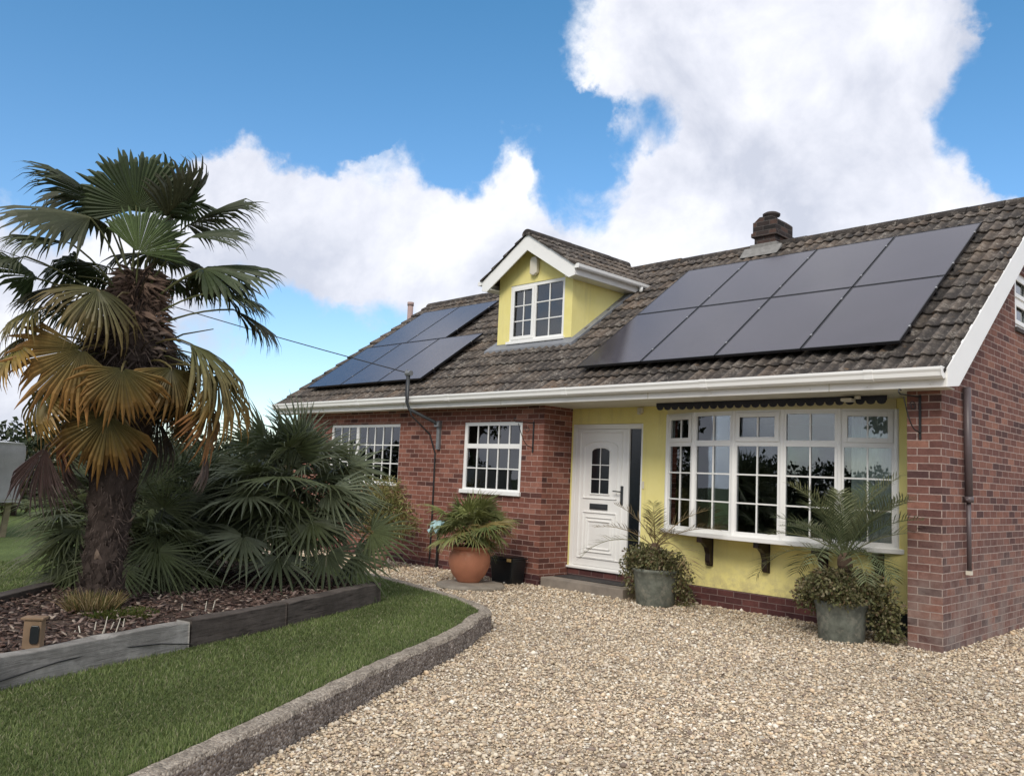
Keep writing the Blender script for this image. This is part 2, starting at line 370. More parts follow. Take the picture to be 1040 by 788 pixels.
# kerb: rough concrete, jittered
g = MB(); V = []; F = []; nk = len(KO); zz = .18
for i in range(nk):
    j = lambda s=.006: random.uniform(-s, s)
    o_, i_ = KO[i], KI[i]
    V += [(o_[0]+j(), o_[1]+j(), -.05), (o_[0]+j(), o_[1]+j(), zz-.022+j()), (o_[0]*.9+i_[0]*.1, o_[1]*.9+i_[1]*.1, zz+j(.004)), (i_[0]*.9+o_[0]*.1, i_[1]*.9+o_[1]*.1, zz+j(.004)), (i_[0]+j(), i_[1]+j(), zz-.02), (i_[0], i_[1], -.05)]
for i in range(nk-1):
    for k in range(5):
        F.append((i*6+k, (i+1)*6+k, (i+1)*6+k+1, i*6+k+1))
g.add(V, F); 
for i, f in enumerate(F): g.mi[i] = 1 if (i % 5) in (1, 2, 3) else 0
tag(g.build('kerb', ['kerb_side', 'kerb_top']), kind='structure')
# threshold step and slab under the pot belong to the paving
def in_poly(P, X, Y):
    inside = np.zeros(len(X), bool); n = len(P)
    for i in range(n):
        x1, y1 = P[i]; x2, y2 = P[(i+1) % n]
        c = ((y1 > Y) != (y2 > Y)) & (X < (x2-x1)*(Y-y1)/((y2-y1) if y2 != y1 else 1e-9)+x1)
        inside ^= c
    return inside
rr_ = np.array(r2); uu_ = np.array(u2); ff_ = np.array(f_); cc_ = np.array(CAM)
def infrustum(X, Y, Z, mx=1.35):
    d = np.stack([X, Y, Z], 1)-cc_; w = d@ff_; a = (d@rr_)/w*FPX; b = -(d@uu_)/w*FPX
    return (w > .3) & (np.abs(a) < 520*mx) & (b < 394*1.5)
# gravel stones
def stones():
    gp = KO + [(-13, .7), (-5.3, .02), (-5.3, -.02), (-3.8, .0), (-3.8, .58), (-.34, .58), (-.34, 0), (0, 0), (0.0, 7), (7, 7), (9, -10.6)]
    Xs = []; 
    n = 1500000
    X = rng.uniform(-13, 8, n); Y = rng.uniform(-9, 6, n)
    d = np.hypot(X-CAM.x, Y-CAM.y)
    dens = np.clip(4300*(4.6/np.maximum(d, 4.0))**1.35, 700, 4600)
    keep = rng.random(n) < dens/(n/(21*15)); X = X[keep]; Y = Y[keep]
    k = infrustum(X, Y, np.zeros(len(X)), 1.15); X = X[k]; Y = Y[k]
    k = in_poly(gp, X, Y); X = X[k]; Y = Y[k]
    d = np.hypot(X-CAM.x, Y-CAM.y); n = len(X)
    ph = (1+5**.5)/2
    ico = np.array([(-1, ph, 0), (1, ph, 0), (-1, -ph, 0), (1, -ph, 0), (0, -1, ph), (0, 1, ph), (0, -1, -ph), (0, 1, -ph), (ph, 0, -1), (ph, 0, 1), (-ph, 0, -1), (-ph, 0, 1)])/1.9
    tri = np.array([(0, 11, 5), (0, 5, 1), (0, 1, 7), (0, 7, 10), (0, 10, 11), (1, 5, 9), (5, 11, 4), (11, 10, 2), (10, 7, 6), (7, 1, 8), (3, 9, 4), (3, 4, 2), (3, 2, 6), (3, 6, 8), (3, 8, 9), (4, 9, 5), (2, 4, 11), (6, 2, 10), (8, 6, 7), (9, 8, 1)])
    P = ico[None]*(1+rng.uniform(-.28, .22, (n, 12, 1)))
    P = P*rng.uniform([.7, .55, .38], [1.25, 1.0, .75], (n, 3))[:, None, :]
    size = rng.gamma(5, 1/5., n)*.0077*(1+.06*np.maximum(d-4, 0))
    P = P*size[:, None, None]
    a = rng.uniform(0, 2*PI, n); ca, sa = np.cos(a), np.sin(a); t = rng.normal(0, .35, n); ct, st = np.cos(t), np.sin(t)
    y = P[..., 1]*ct[:, None]-P[..., 2]*st[:, None]; z = P[..., 1]*st[:, None]+P[..., 2]*ct[:, None]; x = P[..., 0]
    V = np.stack([x*ca[:, None]-y*sa[:, None]+X[:, None], x*sa[:, None]+y*ca[:, None]+Y[:, None], z+(.004+size*rng.uniform(0, .6, n))[:, None]], 2).reshape(-1, 3)
    F = (tri[None]+(np.arange(n)*12)[:, None, None]).reshape(-1, 3)
    pal = np.array([(.68, .56, .40), (.74, .65, .51), (.60, .48, .34), (.50, .39, .28), (.42, .33, .25), (.62, .53, .42), (.68, .52, .35), (.27, .21, .17), (.84, .78, .67)])
    idx = rng.choice(len(pal), n, p=[.2, .18, .15, .1, .08, .1, .07, .05, .07])
    C = pal[idx]*rng.uniform(.72, 1.08, (n, 1)); lf = np.sin(X*1.1+Y*.7+2*np.sin(Y*.5))*.5+np.sin(X*2.7-Y*1.9+1)*.3+np.sin(X*.6-Y*2.1)*.3; C = C*(1+.11*np.clip(lf, -1, 1))[:, None]; C = np.repeat(C, 12, 0)
    print('stones', n)
    return npmesh('gravel', V, F, 'pebble', C)
tag(stones(), 'loose cream and tan gravel covering the drive', 'gravel', kind='stuff')

for k, (x, y) in enumerate([(-1.0, -3.2), (-.7, -2.75), (-.15, -.25), (-2.2, -3.9), (.6, -2.1), (-3.0, -1.4), (.2, -4.6)]):
    g = MB(); a = k*1.7; d = Vector((math.cos(a), math.sin(a), .12)); sd_ = Vector((-d.y, d.x, .1)); p = Vector((x, y, .022)); g.cc = (.07, .045, .03)
    g.add([p-d*.03, p+sd_*.014, p+d*.03+Vector((0, 0, .012)), p-sd_*.014, p+Vector((0, 0, -.004))], [(0, 4, 1), (1, 4, 2), (2, 4, 3), (3, 4, 0)])
    tag(g.build('fallen_leaf', 'chip', colattr=True), 'small dark dead leaf lying on the pale gravel drive', 'leaf', 'dead leaves on the gravel')
# bed outline (timber sleepers) and bark
BED = [(-1.87, -8.9), (-2.57, -7.33), (-2.86, -6.76), (-3.05, -6.28), (-3.15, -6.0), (-3.52, -4.98), (-4.22, -3.66), (-5.6, -3.4), (-7.4, -3.9), (-6.9, -5.2), (-5.35, -6.15), (-4.75, -6.95), (-4.4, -8.4)]
BZ = .31
g = MB(); g.add([(x, y, BZ) for x, y in BED], [tuple(range(len(BED)))]); g.add([(x, y, .0) for x, y in BED]+[(x, y, BZ) for x, y in BED], [(i, (i+1) % 13, 13+(i+1) % 13, 13+i) for i in range(13)])
tag(g.build('bed_soil', 'bedsoil'), kind='structure')
def chips():
    n = 16000
    X = rng.uniform(-7.4, -1.7, n); Y = rng.uniform(-8.9, -3.2, n); k = in_poly(BED, X, Y); X = X[k]; Y = Y[k]; n = len(X)
    base = np.array([(-1, -.8, -1), (1, -1, -1), (.8, 1, -1), (-1, .7, -1), (-.9, -1, 1), (1, -.8, 1), (.9, .9, 1), (-.8, 1, 1)], float)*.5
    q = np.array([(0, 3, 2, 1), (4, 5, 6, 7), (0, 1, 5, 4), (1, 2, 6, 5), (2, 3, 7, 6), (3, 0, 4, 7)])
    P = base[None]*(1+rng.uniform(-.35, .35, (n, 8, 3)))*rng.uniform([.018, .010, .003], [.065, .032, .010], (n, 3))[:, None, :]
    a = rng.uniform(0, 2*PI, n); t = rng.normal(0, .35, n); ca, sa, ct, st = np.cos(a), np.sin(a), np.cos(t), np.sin(t)
    x = P[..., 0]*ct[:, None]-P[..., 2]*st[:, None]; z = P[..., 0]*st[:, None]+P[..., 2]*ct[:, None]; y = P[..., 1]
    V = np.stack([x*ca[:, None]-y*sa[:, None]+X[:, None], x*sa[:, None]+y*ca[:, None]+Y[:, None], z+(BZ+rng.uniform(.002, .03, n))[:, None]], 2).reshape(-1, 3)
    F = (q[None]+(np.arange(n)*8)[:, None, None]).reshape(-1, 4)
    pal = np.array([(.10, .062, .05), (.16, .11, .09), (.055, .038, .033), (.22, .165, .14), (.33, .27, .22)]); C = pal[rng.choice(5, n, p=[.33, .27, .2, .14, .06])]*rng.uniform(.7, 1.2, (n, 1))
    return npmesh('bark_mulch', V, F, 'chip', np.repeat(C, 8, 0))
tag(chips(), 'brown bark chippings mulching the raised bed', 'bark mulch', kind='stuff')

def blades(name, poly, n0, bbox, z, h, w, pal, p, dmax=99, lean=.35):
    X = rng.uniform(bbox[0], bbox[1], n0); Y = rng.uniform(bbox[2], bbox[3], n0)
    d = np.hypot(X-CAM.x, Y-CAM.y); k = in_poly(poly, X, Y) & ~in_poly(BED, X, Y) & (rng.random(n0) < np.clip((4.6/d)**1.6, .1, 1)) & infrustum(X, Y, np.full(n0, z), 1.2) & (d < dmax)
    X = X[k]; Y = Y[k]; n = len(X); d = d[k]
    a = rng.uniform(0, 2*PI, n); H = h*rng.gamma(9, 1/9., n); ln = rng.normal(0, lean, (n, 2))*H[:, None]
    pt = np.sin(X*3.1+1)*np.cos(Y*2.3)+np.sin(X*7.3+Y*5)*.5; H *= (1+.25*pt)
    W = w*(1+.12*np.maximum(d-4, 0)); dx = np.cos(a)*W; dy = np.sin(a)*W
    Z0 = np.full(n, z)
    v0 = np.stack([X-dx, Y-dy, Z0], 1); v1 = np.stack([X+dx, Y+dy, Z0], 1)
    mx = X+ln[:, 0]*.35; my = Y+ln[:, 1]*.35
    v2 = np.stack([mx+dx*.8, my+dy*.8, z+H*.6], 1); v3 = np.stack([mx-dx*.8, my-dy*.8, z+H*.6], 1); v4 = np.stack([X+ln[:, 0]-dx*.1, Y+ln[:, 1]-dy*.1, z+H*np.where(True, .98, 1)], 1); v5 = v4+np.stack([dx*.2, dy*.2, Z0*0], 1)
    V = np.stack([v0, v1, v2, v3, v4, v5], 1).reshape(-1, 3)
    q = np.array([(0, 1, 2, 3), (3, 2, 5, 4)]); F = (q[None]+(np.arange(n)*6)[:, None, None]).reshape(-1, 4)
    pal = np.array(pal); C = pal[rng.choice(len(pal), n, p=p)]*rng.uniform(.75, 1.2, (n, 1))*(1+.18*np.clip(pt, -1, 1))[:, None]
    print(name, n)
    return npmesh(name, V, F, 'grassblade', np.repeat(C, 6, 0))
lp = KI + [(-13, 3), (-34, 3), (-34, -20), (1, -20)]
tag(blades('lawn_grass', lp, 1500000, (-9, .5, -9.5, -2.2), LZ, .020, .0022, [(.15, .195, .065), (.20, .24, .095), (.11, .155, .055), (.26, .26, .15), (.33, .31, .2)], [.36, .27, .25, .09, .03]), 'short mown green grass of the front lawn', 'grass', kind='stuff')

# sleepers
def sleeper(a, b, z0, z1, w, mat, label, side=-1):
    a = Vector((*a, 0)); b = Vector((*b, 0)); d = (b-a).normalized(); nrm = Vector((-d.y, d.x, 0))
    g = MB(); ns = max(3, int((b-a).length/.22)); V = []
    for i in range(ns+1):
        p = a.lerp(b, i/ns); j = lambda s=.007: random.uniform(-s, s); w0 = 0; w1 = w
        V += [tuple(p+nrm*j()+Vector((0, 0, z0))), tuple(p+nrm*(w1+j())+Vector((0, 0, z0))), tuple(p+nrm*(w1-.012+j())+Vector((0, 0, z1+j()))), tuple(p+nrm*(.012+j())+Vector((0, 0, z1+j())))]
    F = [(i*4+k, (i+1)*4+k, (i+1)*4+(k+1) % 4, i*4+(k+1) % 4) for i in range(ns) for k in range(4)] + [(3, 2, 1, 0), tuple(ns*4+k for k in range(4))]
    g.add(V, F); o = g.build('timber_sleeper', mat, bevel=.008); return tag(o, label, 'sleeper', 'timber sleepers edging the raised bed')
# walk so that the bed lies on the left normal
sleeper((-1.72, -8.9), (-2.44, -7.37), .0, .352, .14, 'sleeper', 'silvery timber sleeper edging the bed at the near left, before the low timber post')
sleeper((-2.47, -7.34), (-3.03, -6.0), .0, .352, .14, 'sleeper', 'long silvery grey split timber sleeper edging the bed in front of the tall palm')
sleeper((-3.045, -5.98), (-3.40, -5.02), .0, .358, .15, 'sleeper_dark', 'dark timber sleeper next to the silvery one, right of the tall palm')
sleeper((-3.41, -5.0), (-4.12, -3.55), .0, .358, .16, 'sleeper_dark', 'dark timber sleeper at the far end of the bed under the bushy fan palm')
sleeper((-4.75, -6.95), (-4.4, -8.4), .1, .36, .16, 'sleeper_dark', 'dark timber at the back left corner of the raised bed, nearest the camera')
sleeper((-6.3, -5.45), (-4.76, -6.93), .1, .37, .16, 'sleeper_dark', 'dark old timber behind the tall palm at the back of the bed')
g = MB(); g.tube([(-2.30, -7.62, .21), (-2.44, -7.36, .23), (-2.62, -6.99, .265), (-2.80, -6.62, .27), (-2.92, -6.25, .245), (-3.02, -5.99, .20)], .0045, 5)
tag(g.build('cable', 'iron'), 'thin black cable pinned along the front of the silvery sleeper', 'cable')

# ------------------------------------------------------------------ house
SP = .713; TH = math.atan(SP)
def roofz(y): return 2.70+(y+.3)*SP
house = thing('bungalow', (-6, 3.4, 0), 'red brick bungalow with yellow rendered recess, dormer and grey tiled roof', 'house')
def wall(name, mat, plane, c, t, u0, u1, z0, z1, holes, parent=house, reveal=None, top=None):
    """plane 'y': wall front at y=c, facing -y, thickness t backwards; 'x': front at x=c facing +x"""
    us = sorted({u0, u1, *[h[0] for h in holes], *[h[1] for h in holes]}); zs = sorted({z0, z1, *[h[2] for h in holes], *[h[3] for h in holes]})
    g = MB()
    def P(u, z, k): return (u, c+t*k, z) if plane == 'y' else (c-t*k, u, z)
    def inh(u, z): return any(h[0] < u < h[1] and h[2] < z < h[3] for h in holes)
    for i in range(len(us)-1):
        for j in range(len(zs)-1):
            a, b, d, e = us[i], us[i+1], zs[j], zs[j+1]
            if inh((a+b)/2, (d+e)/2): continue
            g.add([P(a, d, 0), P(b, d, 0), P(b, e, 0), P(a, e, 0)], [(0, 1, 2, 3)]); g.add([P(a, d, 1), P(b, d, 1), P(b, e, 1), P(a, e, 1)], [(3, 2, 1, 0)])
    for h in holes+[(u0, u1, z0, z1)]:
        a, b, d, e = h
        g.add([P(a, d, 0), P(b, d, 0), P(b, e, 0), P(a, e, 0), P(a, d, 1), P(b, d, 1), P(b, e, 1), P(a, e, 1)], [(0, 1, 5, 4), (1, 2, 6, 5), (2, 3, 7, 6), (3, 0, 4, 7)])
    return g.build(name, mat, parent)
W1 = (-7.0, -5.73, 1.235, 2.29); W2 = (-10.75, -8.64, 1.27, 2.29)
BOWX = (-3.62, -.66)
wall('brick_wall', 'brick', 'y', 0.0, .25, -12.0, -5.3, -.05, 2.56, [W1, W2])
wall('brick_wall', 'brick', 'x', -5.3, .25, .252, .604, -.05, 2.56, [])
wall('rendered_wall', 'render', 'y', .604, .25, -5.56, -.32, .23, 2.56, [(-5.29, -4.02, .231, 2.285), (-3.58, -.70, .90, 2.45)])
wall('plinth_wall', 'brick_dark', 'y', .598, .25, -4.0, -.32, -.05, .229, [])
g = MB(); g.box(-1.1, -.33, .590, .6, -.03, .245); tag(g.build('damp_course', 'plastic_black', house), 'black painted strip at the foot of the yellow wall beside the brick pier')
# gable wall, pentagon with window, in x=0 plane
g = MB(); GW = (2.50, 4.40, 3.53, 4.24)
YB = 6.9
def gz(y): return min(roofz(y), roofz(6.9-y))-.07
ys = [0, GW[0], 3.45, GW[1], YB]
for a, b in zip(ys[:-1], ys[1:]):
    inside = a >= GW[0] and b <= GW[1]
    for x, fl in ((0, 1), (-.3275, 0)):
        def q(pts): g.add([(x, y, z) for y, z in pts], [tuple(range(len(pts))) if fl else tuple(range(len(pts)))[::-1]])
        if inside: q([(a, -.05), (b, -.05), (b, GW[2]), (a, GW[2])]); q([(a, GW[3]), (b, GW[3]), (b, gz(b)), (a, gz(a))])
        else: q([(a, -.05), (b, -.05), (b, gz(b)), (a, gz(a))])
g.add([(0, 0, -.05), (-.3275, 0, -.05), (-.3275, 0, 2.6), (0, 0, 2.6)], [(3, 2, 1, 0)])
g.add([(-.3275, 0, -.05), (-.3275, .7, -.05), (-.3275, .7, 2.6), (-.3275, 0, 2.6)], [(3, 2, 1, 0)])
g.add([(0, YB, -.05), (-.3275, YB, -.05), (-.3275, YB, 2.6), (0, YB, 2.6)], [(0, 1, 2, 3)])
a, b, c, d = GW
g.add([(0, a, c), (0, b, c), (0, b, d), (0, a, d), (-.12, a, c), (-.12, b, c), (-.12, b, d), (-.12, a, d)], [(0, 1, 5, 4), (1, 2, 6, 5), (2, 3, 7, 6), (3, 0, 4, 7)])
g.build('gable_wall', 'brick_gable', house)
# left gable, rear wall, floors, partitions
g = MB(); g.add([(-12.0, y, z) for y, z in ((.001, -.05), (YB, -.05), (YB, gz(YB)), (3.45, gz(3.45)), (.001, gz(0)))], [(0, 1, 2, 3, 4)]); g.add([(-12.0, YB, -.05), (-.33, YB, -.05), (-.33, YB, 2.6), (-12.0, YB, 2.6)], [(0, 1, 2, 3)])
g.build('rear_wall', 'brick', house)
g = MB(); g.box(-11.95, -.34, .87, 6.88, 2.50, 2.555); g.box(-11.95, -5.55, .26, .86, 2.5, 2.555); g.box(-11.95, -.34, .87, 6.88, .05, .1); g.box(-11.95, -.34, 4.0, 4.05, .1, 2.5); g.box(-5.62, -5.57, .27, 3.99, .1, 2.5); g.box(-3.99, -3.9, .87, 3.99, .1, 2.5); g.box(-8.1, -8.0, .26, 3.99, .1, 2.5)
g.build('interior', 'room', house)
# plinth of left wing + step
g = MB(); g.box(-12.0, -5.27, -.025, -.001, -.05, .13); g.build('plinth', 'brick_dark', house, bevel=.004)
g = MB(); g.box(-5.29, -4.02, .60, .84, -.04, .2295); g.build('plinth', 'brick_dark', house)
g = MB(); g.box(-5.255, -3.82, .0, .585, -.05, .125); st = g.build('door_step', 'step', house, bevel=.012)
g = MB(); 
for i in range(4): g.box(-5.2+.3*i, -4.91+.3*i, .22, .57, .126, .138)
g.build('step_tiles', 'mat', st, bevel=.003)

# roof deck, tiles
roof = MB(); roof.prism([(-.28, 2.615), (3.45, roofz(3.45)-.06), (7.18, 2.615), (7.18, 2.565), (3.45, roofz(3.45)-.14), (-.28, 2.565)], 0, -12.28, .13)
roofo = roof.build('roof', 'tile', house, colattr=True)
def tiles(O, U, V, Nn, width, length, gauge, tw=.3, name='roof_tiles', parent=roofo, amp=.027, jit=1.0, clip=None):
    """strips of profiled tiles with a stepped leading edge; clip(u,v)->bool keeps a column segment"""
    O, U, V, Nn = Vector(O), Vector(U).normalized(), Vector(V).normalized(), Vector(Nn).normalized()
    nc = int(math.ceil(length/gauge)); g = MB(); spt = 12
    for c in range(nc):
        v0 = c*gauge; v1 = min(length, v0+gauge+.04)
        nt_ = int(math.ceil(width/tw)); off = 0
        for t in range(nt_):
            ua = t*tw+off; ub = min(width, ua+tw)
            if clip and not clip((ua+ub)/2, v0): continue
            rnd = random.random(); jz = random.uniform(-.004, .004)*jit; ju = random.uniform(-.009, .009)*jit; jv = random.uniform(-.004, .004)
            g.cc = (rnd, random.random(), 0); VV = []
            k = spt; CL_ = []
            for i in range(k+1):
                u = ua+(ub-ua)*i/k; ph = (i/k)*2 % 1.0
                h = amp*(math.sin(PI*min(1, ph/.55)) if ph < .55 else 0)**.8 if ph < .55 else 0
                # v positions: leading edge drop, leading edge top, mid, back (tucked)
                lead = v0+ju-.006*math.sin(ph*6)
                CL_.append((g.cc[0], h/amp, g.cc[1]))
                VV += [O+U*u+V*(lead+.004)+Nn*(h-.032+jz), O+U*u+V*lead+Nn*(h+.0+jz), O+U*u+V*(lead+.012)+Nn*(h+.006+jz), O+U*u+V*v1+Nn*(h-.026+jz+jv)]
            f = []
            for i in range(k):
                for q in range(3): f.append((i*4+q, (i+1)*4+q, (i+1)*4+q+1, i*4+q+1))
            f += [(0, 1, 2, 3), (k*4+3, k*4+2, k*4+1, k*4)]
            o_ = len(g.v); g.add(VV, f)
            for i in range(k+1):
                for q in range(4): g.c[o_+i*4+q] = (CL_[i][0], CL_[i][1]*(1 if q != 0 else .2), CL_[i][2])  # green channel: roll height for the painted shading, lowest at the drop edge
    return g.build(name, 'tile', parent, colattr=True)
cs, sn_ = math.cos(TH), math.sin(TH)
LR = (3.45+.36)/cs
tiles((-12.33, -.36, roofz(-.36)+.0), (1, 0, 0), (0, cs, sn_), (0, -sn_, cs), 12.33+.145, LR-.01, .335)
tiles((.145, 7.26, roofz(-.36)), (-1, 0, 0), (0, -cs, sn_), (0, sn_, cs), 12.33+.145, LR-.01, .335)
def ridge(p0, p1, r, parent, seglen=.45):
    p0, p1 = Vector(p0), Vector(p1); n = int((p1-p0).length/seglen); d = (p1-p0)/n; ax = d.normalized(); sd = ax.cross(Vector((0, 0, 1))).normalized(); up = sd.cross(ax)
    g = MB()
    for i in range(n):
        g.cc = (random.random()*.6+.1, 0, 0); a = p0+d*i; b = a+d*.985; VV = []; jz = random.uniform(-.006, .006)
        for e, p in ((0, a), (0.004, b)):
            for k in range(9):
                t = PI*k/8; VV.append(p+sd*math.cos(t)*r+up*(math.sin(t)*r*.95-r*.72+jz+e))
        f = [(k, k+1, 9+k+1, 9+k) for k in range(8)]+[tuple(range(9)), tuple(range(17, 8, -1))]
        g.add(VV, f)
    return g.build('ridge_tiles', 'tile', parent, colattr=True)
rz = roofz(3.45)
ridge((-12.33, 3.45, rz), (.145, 3.45, rz), .125, roofo)

# verge / barge boards, fascia, soffit, gutter
g = MB()
for s in (1, -1):
    yy = lambda y: y if s == 1 else 6.9-y
    pl = [(yy(-.30), 2.68), (yy(3.449), roofz(3.449)+.005-.03), (yy(3.449), roofz(3.449)-.31), (yy(.02), 2.545), (yy(-.30), 2.505)]
    g.prism(pl, 0, .135, .155); 
g.build('barge_board', 'upvc', house, bevel=.002)
g = MB(); g.prism([(-.27, 2.56), (3.45, roofz(3.45)-.2), (7.17, 2.56), (7.17, 2.55), (3.45, roofz(3.45)-.22), (-.27, 2.55)], 0, 0.003, .134); g.build('verge_soffit', 'soffit', house)
g = MB(); g.prism([(-.30, 2.66), (3.449, roofz(3.449)-.03), (3.449, roofz(3.449)-.25), (0, 2.5), (-.3, 2.5)], 0, -12.3, -12.28); g.build('barge_board', 'upvc', house)
g = MB(); g.box(-12.27, .134, -.30, -.282, 2.505, 2.66); fa = g.build('fascia', 'fascia', house, bevel=.002)
g = MB()
for x in (-1.0, -3.3, -5.9, -8.2, -10.6):
    g = MB(); g.box(x, x+.012, -.3035, -.3005, 2.507, 2.655); g.build('joint_strip', 'soffit', fa)
for x in np.arange(-2.4, .1, .6):
    g = MB(); g.tube([(x, -.306, 2.535), (x, -.3005, 2.535)], .006, 6); g.build('fixing', 'soffit', fa)
g = MB(); g.box(-12.27, -5.31, -.281, -.002, 2.510, 2.520); g.box(-5.309, -.329, -.281, .603, 2.510, 2.520); g.box(-.328, .12, -.281, -.002, 2.510, 2.520); g.build('soffit', 'soffit', house)
# gutter: ogee-like profile
prof = [(-.302, 2.665), (-.302, 2.60), (-.318, 2.582), (-.365, 2.580), (-.392, 2.603), (-.398, 2.64), (-.412, 2.665), (-.412, 2.69), (-.398, 2.69), (-.39, 2.655), (-.37, 2.615), (-.32, 2.60)]
g = MB(); g.prism(prof, 0, -12.3, .13); gut = g.build('gutter', 'upvc', house, smooth=False, bevel=.002)
for x in (-.55, -2.45, -4.6, -7.0, -9.4, -11.4):
    g = MB(); g.prism([(p[0]*1.0-(.006 if p[0] < -.31 else 0), p[1]-.004 if p[1] < 2.62 else p[1]+.003) for p in prof[1:9]], 0, x-.045, x+.045); g.build('gutter_joint', 'upvc', gut, bevel=.001)
g = MB(); g.prism([(-.303, 2.69), (-.303, 2.59), (-.36, 2.577), (-.40, 2.6), (-.418, 2.66), (-.418, 2.694)], 0, .131, .139)
g.build('gutter_end', 'upvc', gut, bevel=.001)
# gable downpipe
g = MB(); g.tube([(.045, .60, 2.60), (.05, .61, 1.45)], .037, 14); g.tube([(.045, .615, 1.47), (.045, .615, .75)], .022, 12)
g.tube([(.05, .61, 1.49), (.05, .61, 1.43)], .044, 14); g.tube([(.045, .55, 1.455), (.045, .67, 1.455)], .012, 8); dp = g.build('downpipe', 'pipe', house, smooth=True)
g = MB(); g.box(.02, .07, .585, .64, .71, .75); g.build('pipe_end', 'white', dp)

# ---- windows
def window(name, parent, T, w, h, lights, frame=.055, depth=.06, back=-.0, label=None, room=None, sill=True, tf=None):
    """local: x along, y outward is -y (front at y=0, body behind to +depth), z up. lights: (x0,x1,z0,z1,cols,rows,opening)"""
    us = sorted({0, w}); g = MB(T)
    # frame as full slab with holes
    xs = sorted({0, w, *[l[0] for l in lights], *[l[1] for l in lights]}); zs = sorted({0, h, *[l[2] for l in lights], *[l[3] for l in lights]})
    for i in range(len(xs)-1):
        for j in range(len(zs)-1):
            cx, cz = (xs[i]+xs[i+1])/2, (zs[j]+zs[j+1])/2
            if any(l[0] < cx < l[1] and l[2] < cz < l[3] for l in lights): continue
            g.add([(xs[i], 0, zs[j]), (xs[i+1], 0, zs[j]), (xs[i+1], 0, zs[j+1]), (xs[i], 0, zs[j+1])], [(0, 1, 2, 3)])
            g.add([(xs[i], depth, zs[j]), (xs[i+1], depth, zs[j]), (xs[i+1], depth, zs[j+1]), (xs[i], depth, zs[j+1])], [(3, 2, 1, 0)])
    for l in list(lights)+[(0, w, 0, h)]:
        a, b, c, d = l[:4]
        g.add([(a, 0, c), (b, 0, c), (b, 0, d), (a, 0, d), (a, depth, c), (b, depth, c), (b, depth, d), (a, depth, d)], [(0, 1, 5, 4), (1, 2, 6, 5), (2, 3, 7, 6), (3, 0, 4, 7)])
    fo = g.build(name, 'upvc', parent)
    if label: fo['label'] = label
    for l in lights:
        a, b, c, d, nc, nr, op = l
        if op:
            s = MB(T); e = .042; yo = -.016
            for bx in ((a-.012, a+e, c-.012, d+.012), (b-e, b+.012, c-.012, d+.012), (a+e, b-e, c-.012, c+e), (a+e, b-e, d-e, d+.012)): s.box(bx[0], bx[1], yo, -.0005, bx[2], bx[3])
            s.build('sash', 'upvc', fo, bevel=.004); a += e; b -= e; c += e; d -= e
        p = MB(T); p.box(a+.001, b-.001, .022, .028, c+.001, d-.001); p.build('pane', 'glass', fo)
        bars = MB(T); bw = .0085
        for k in range(1, nc): x = a+(b-a)*k/nc; bars.box(x-bw, x+bw, .008, .021, c+.001, d-.001)
        for k in range(1, nr): z = c+(d-c)*k/nr; bars.box(a+.001, b-.001, .0065, .0205, z-bw, z+bw)
        if nc > 1 or nr > 1: bars.build('glazing_bars', 'upvc', fo)
    return fo
def TY(x, y, z): return Matrix.Translation((x, y, z))
# small window left wing
w, h = W1[1]-W1[0], W1[3]-W1[2]
f1 = window('window', house, TY(W1[0]+.001, .015, W1[2]+.001), w-.002, h-.002, [(.06, w-.06, h-.33, h-.055, 5, 1, False), (.06, w-.06, .055, h-.40, 5, 2, False)], label='small white framed window with a transom left of the door')
g = MB(); g.box(W1[0]-.02, W1[1]+.02, -.04, .014, W1[2]-.03, W1[2]+.028); g.build('sill', 'upvc', f1, bevel=.004)
w2, h2 = W2[1]-W2[0], W2[3]-W2[2]
f2 = window('window', house, TY(W2[0]+.001, .02, W2[2]+.001), w2-.002, h2-.002, [(.05, .80, .04, h2-.05, 3, 3, False), (.87, w2-.03, .03, h2-.05, 5, 3, False)], label='wide window with leaded grid half hidden by the palms')
g = MB(); g.box(W2[0]-.02, W2[1]+.02, -.03, .019, W2[2]-.03, W2[2]+.012); g.build('sill', 'upvc', f2, bevel=.004)
# gable window
T = Matrix.Translation((-.03, GW[0], GW[2])) @ Matrix.Rotation(PI/2, 4, 'Z')
gw, gh = GW[1]-GW[0], GW[3]-GW[2]
window('window', house, T, gw, gh, [(.07, .62, .07, .32, 1, 1, True), (.07, .62, .40, gh-.07, 1, 1, True), (.70, 1.83, .07, gh-.07, 1, 1, False)], label='small upstairs window high in the brick gable')
g = MB(); g.box(-.02, .03, GW[0]-.03, GW[1]+.03, GW[2]-.05, GW[2]-.002); g.build('window_sill', 'clay', house)
# bow window
BP = [(-3.62, .603), (-3.10, .42), (-2.48, .335), (-1.85, .335), (-1.21, .42), (-.66, .603)]
BZ0, BZ1 = .915, 2.395
bow = thing_bow = MB()
g = MB(); off = [(-3.70, .602), (-3.13, .36), (-2.49, .27), (-1.84, .27), (-1.18, .36), (-.58, .602)]
g.prism(off, 2, .85, .905); bowo = g.build('bow_window', 'upvc', house, bevel=.006); bowo['label'] = 'five sided white bow window resting on dark brackets beside the front door'
for i in range(5):
    a, b = Vector(BP[i]), Vector(BP[i+1]); d = b-a; w = d.length; ang = math.atan2(d.y, d.x)
    T = Matrix.Translation((a.x, a.y, BZ0-.01)) @ Matrix.Rotation(ang, 4, 'Z'); h = BZ1-BZ0+.01; op = i in (0, 2, 4); e = .05
    zt = 1.115
    lt = (e, w-e, zt+.02, h-.05, 2, 1, op) if not op else (.045, w-.045, zt+.015, h-.04, 2, 1, True)
    fo = window('bow_window_facet', bowo, T, w-.001, h, [(e, w-e, .05, zt-.05, 2, 3, False), lt])
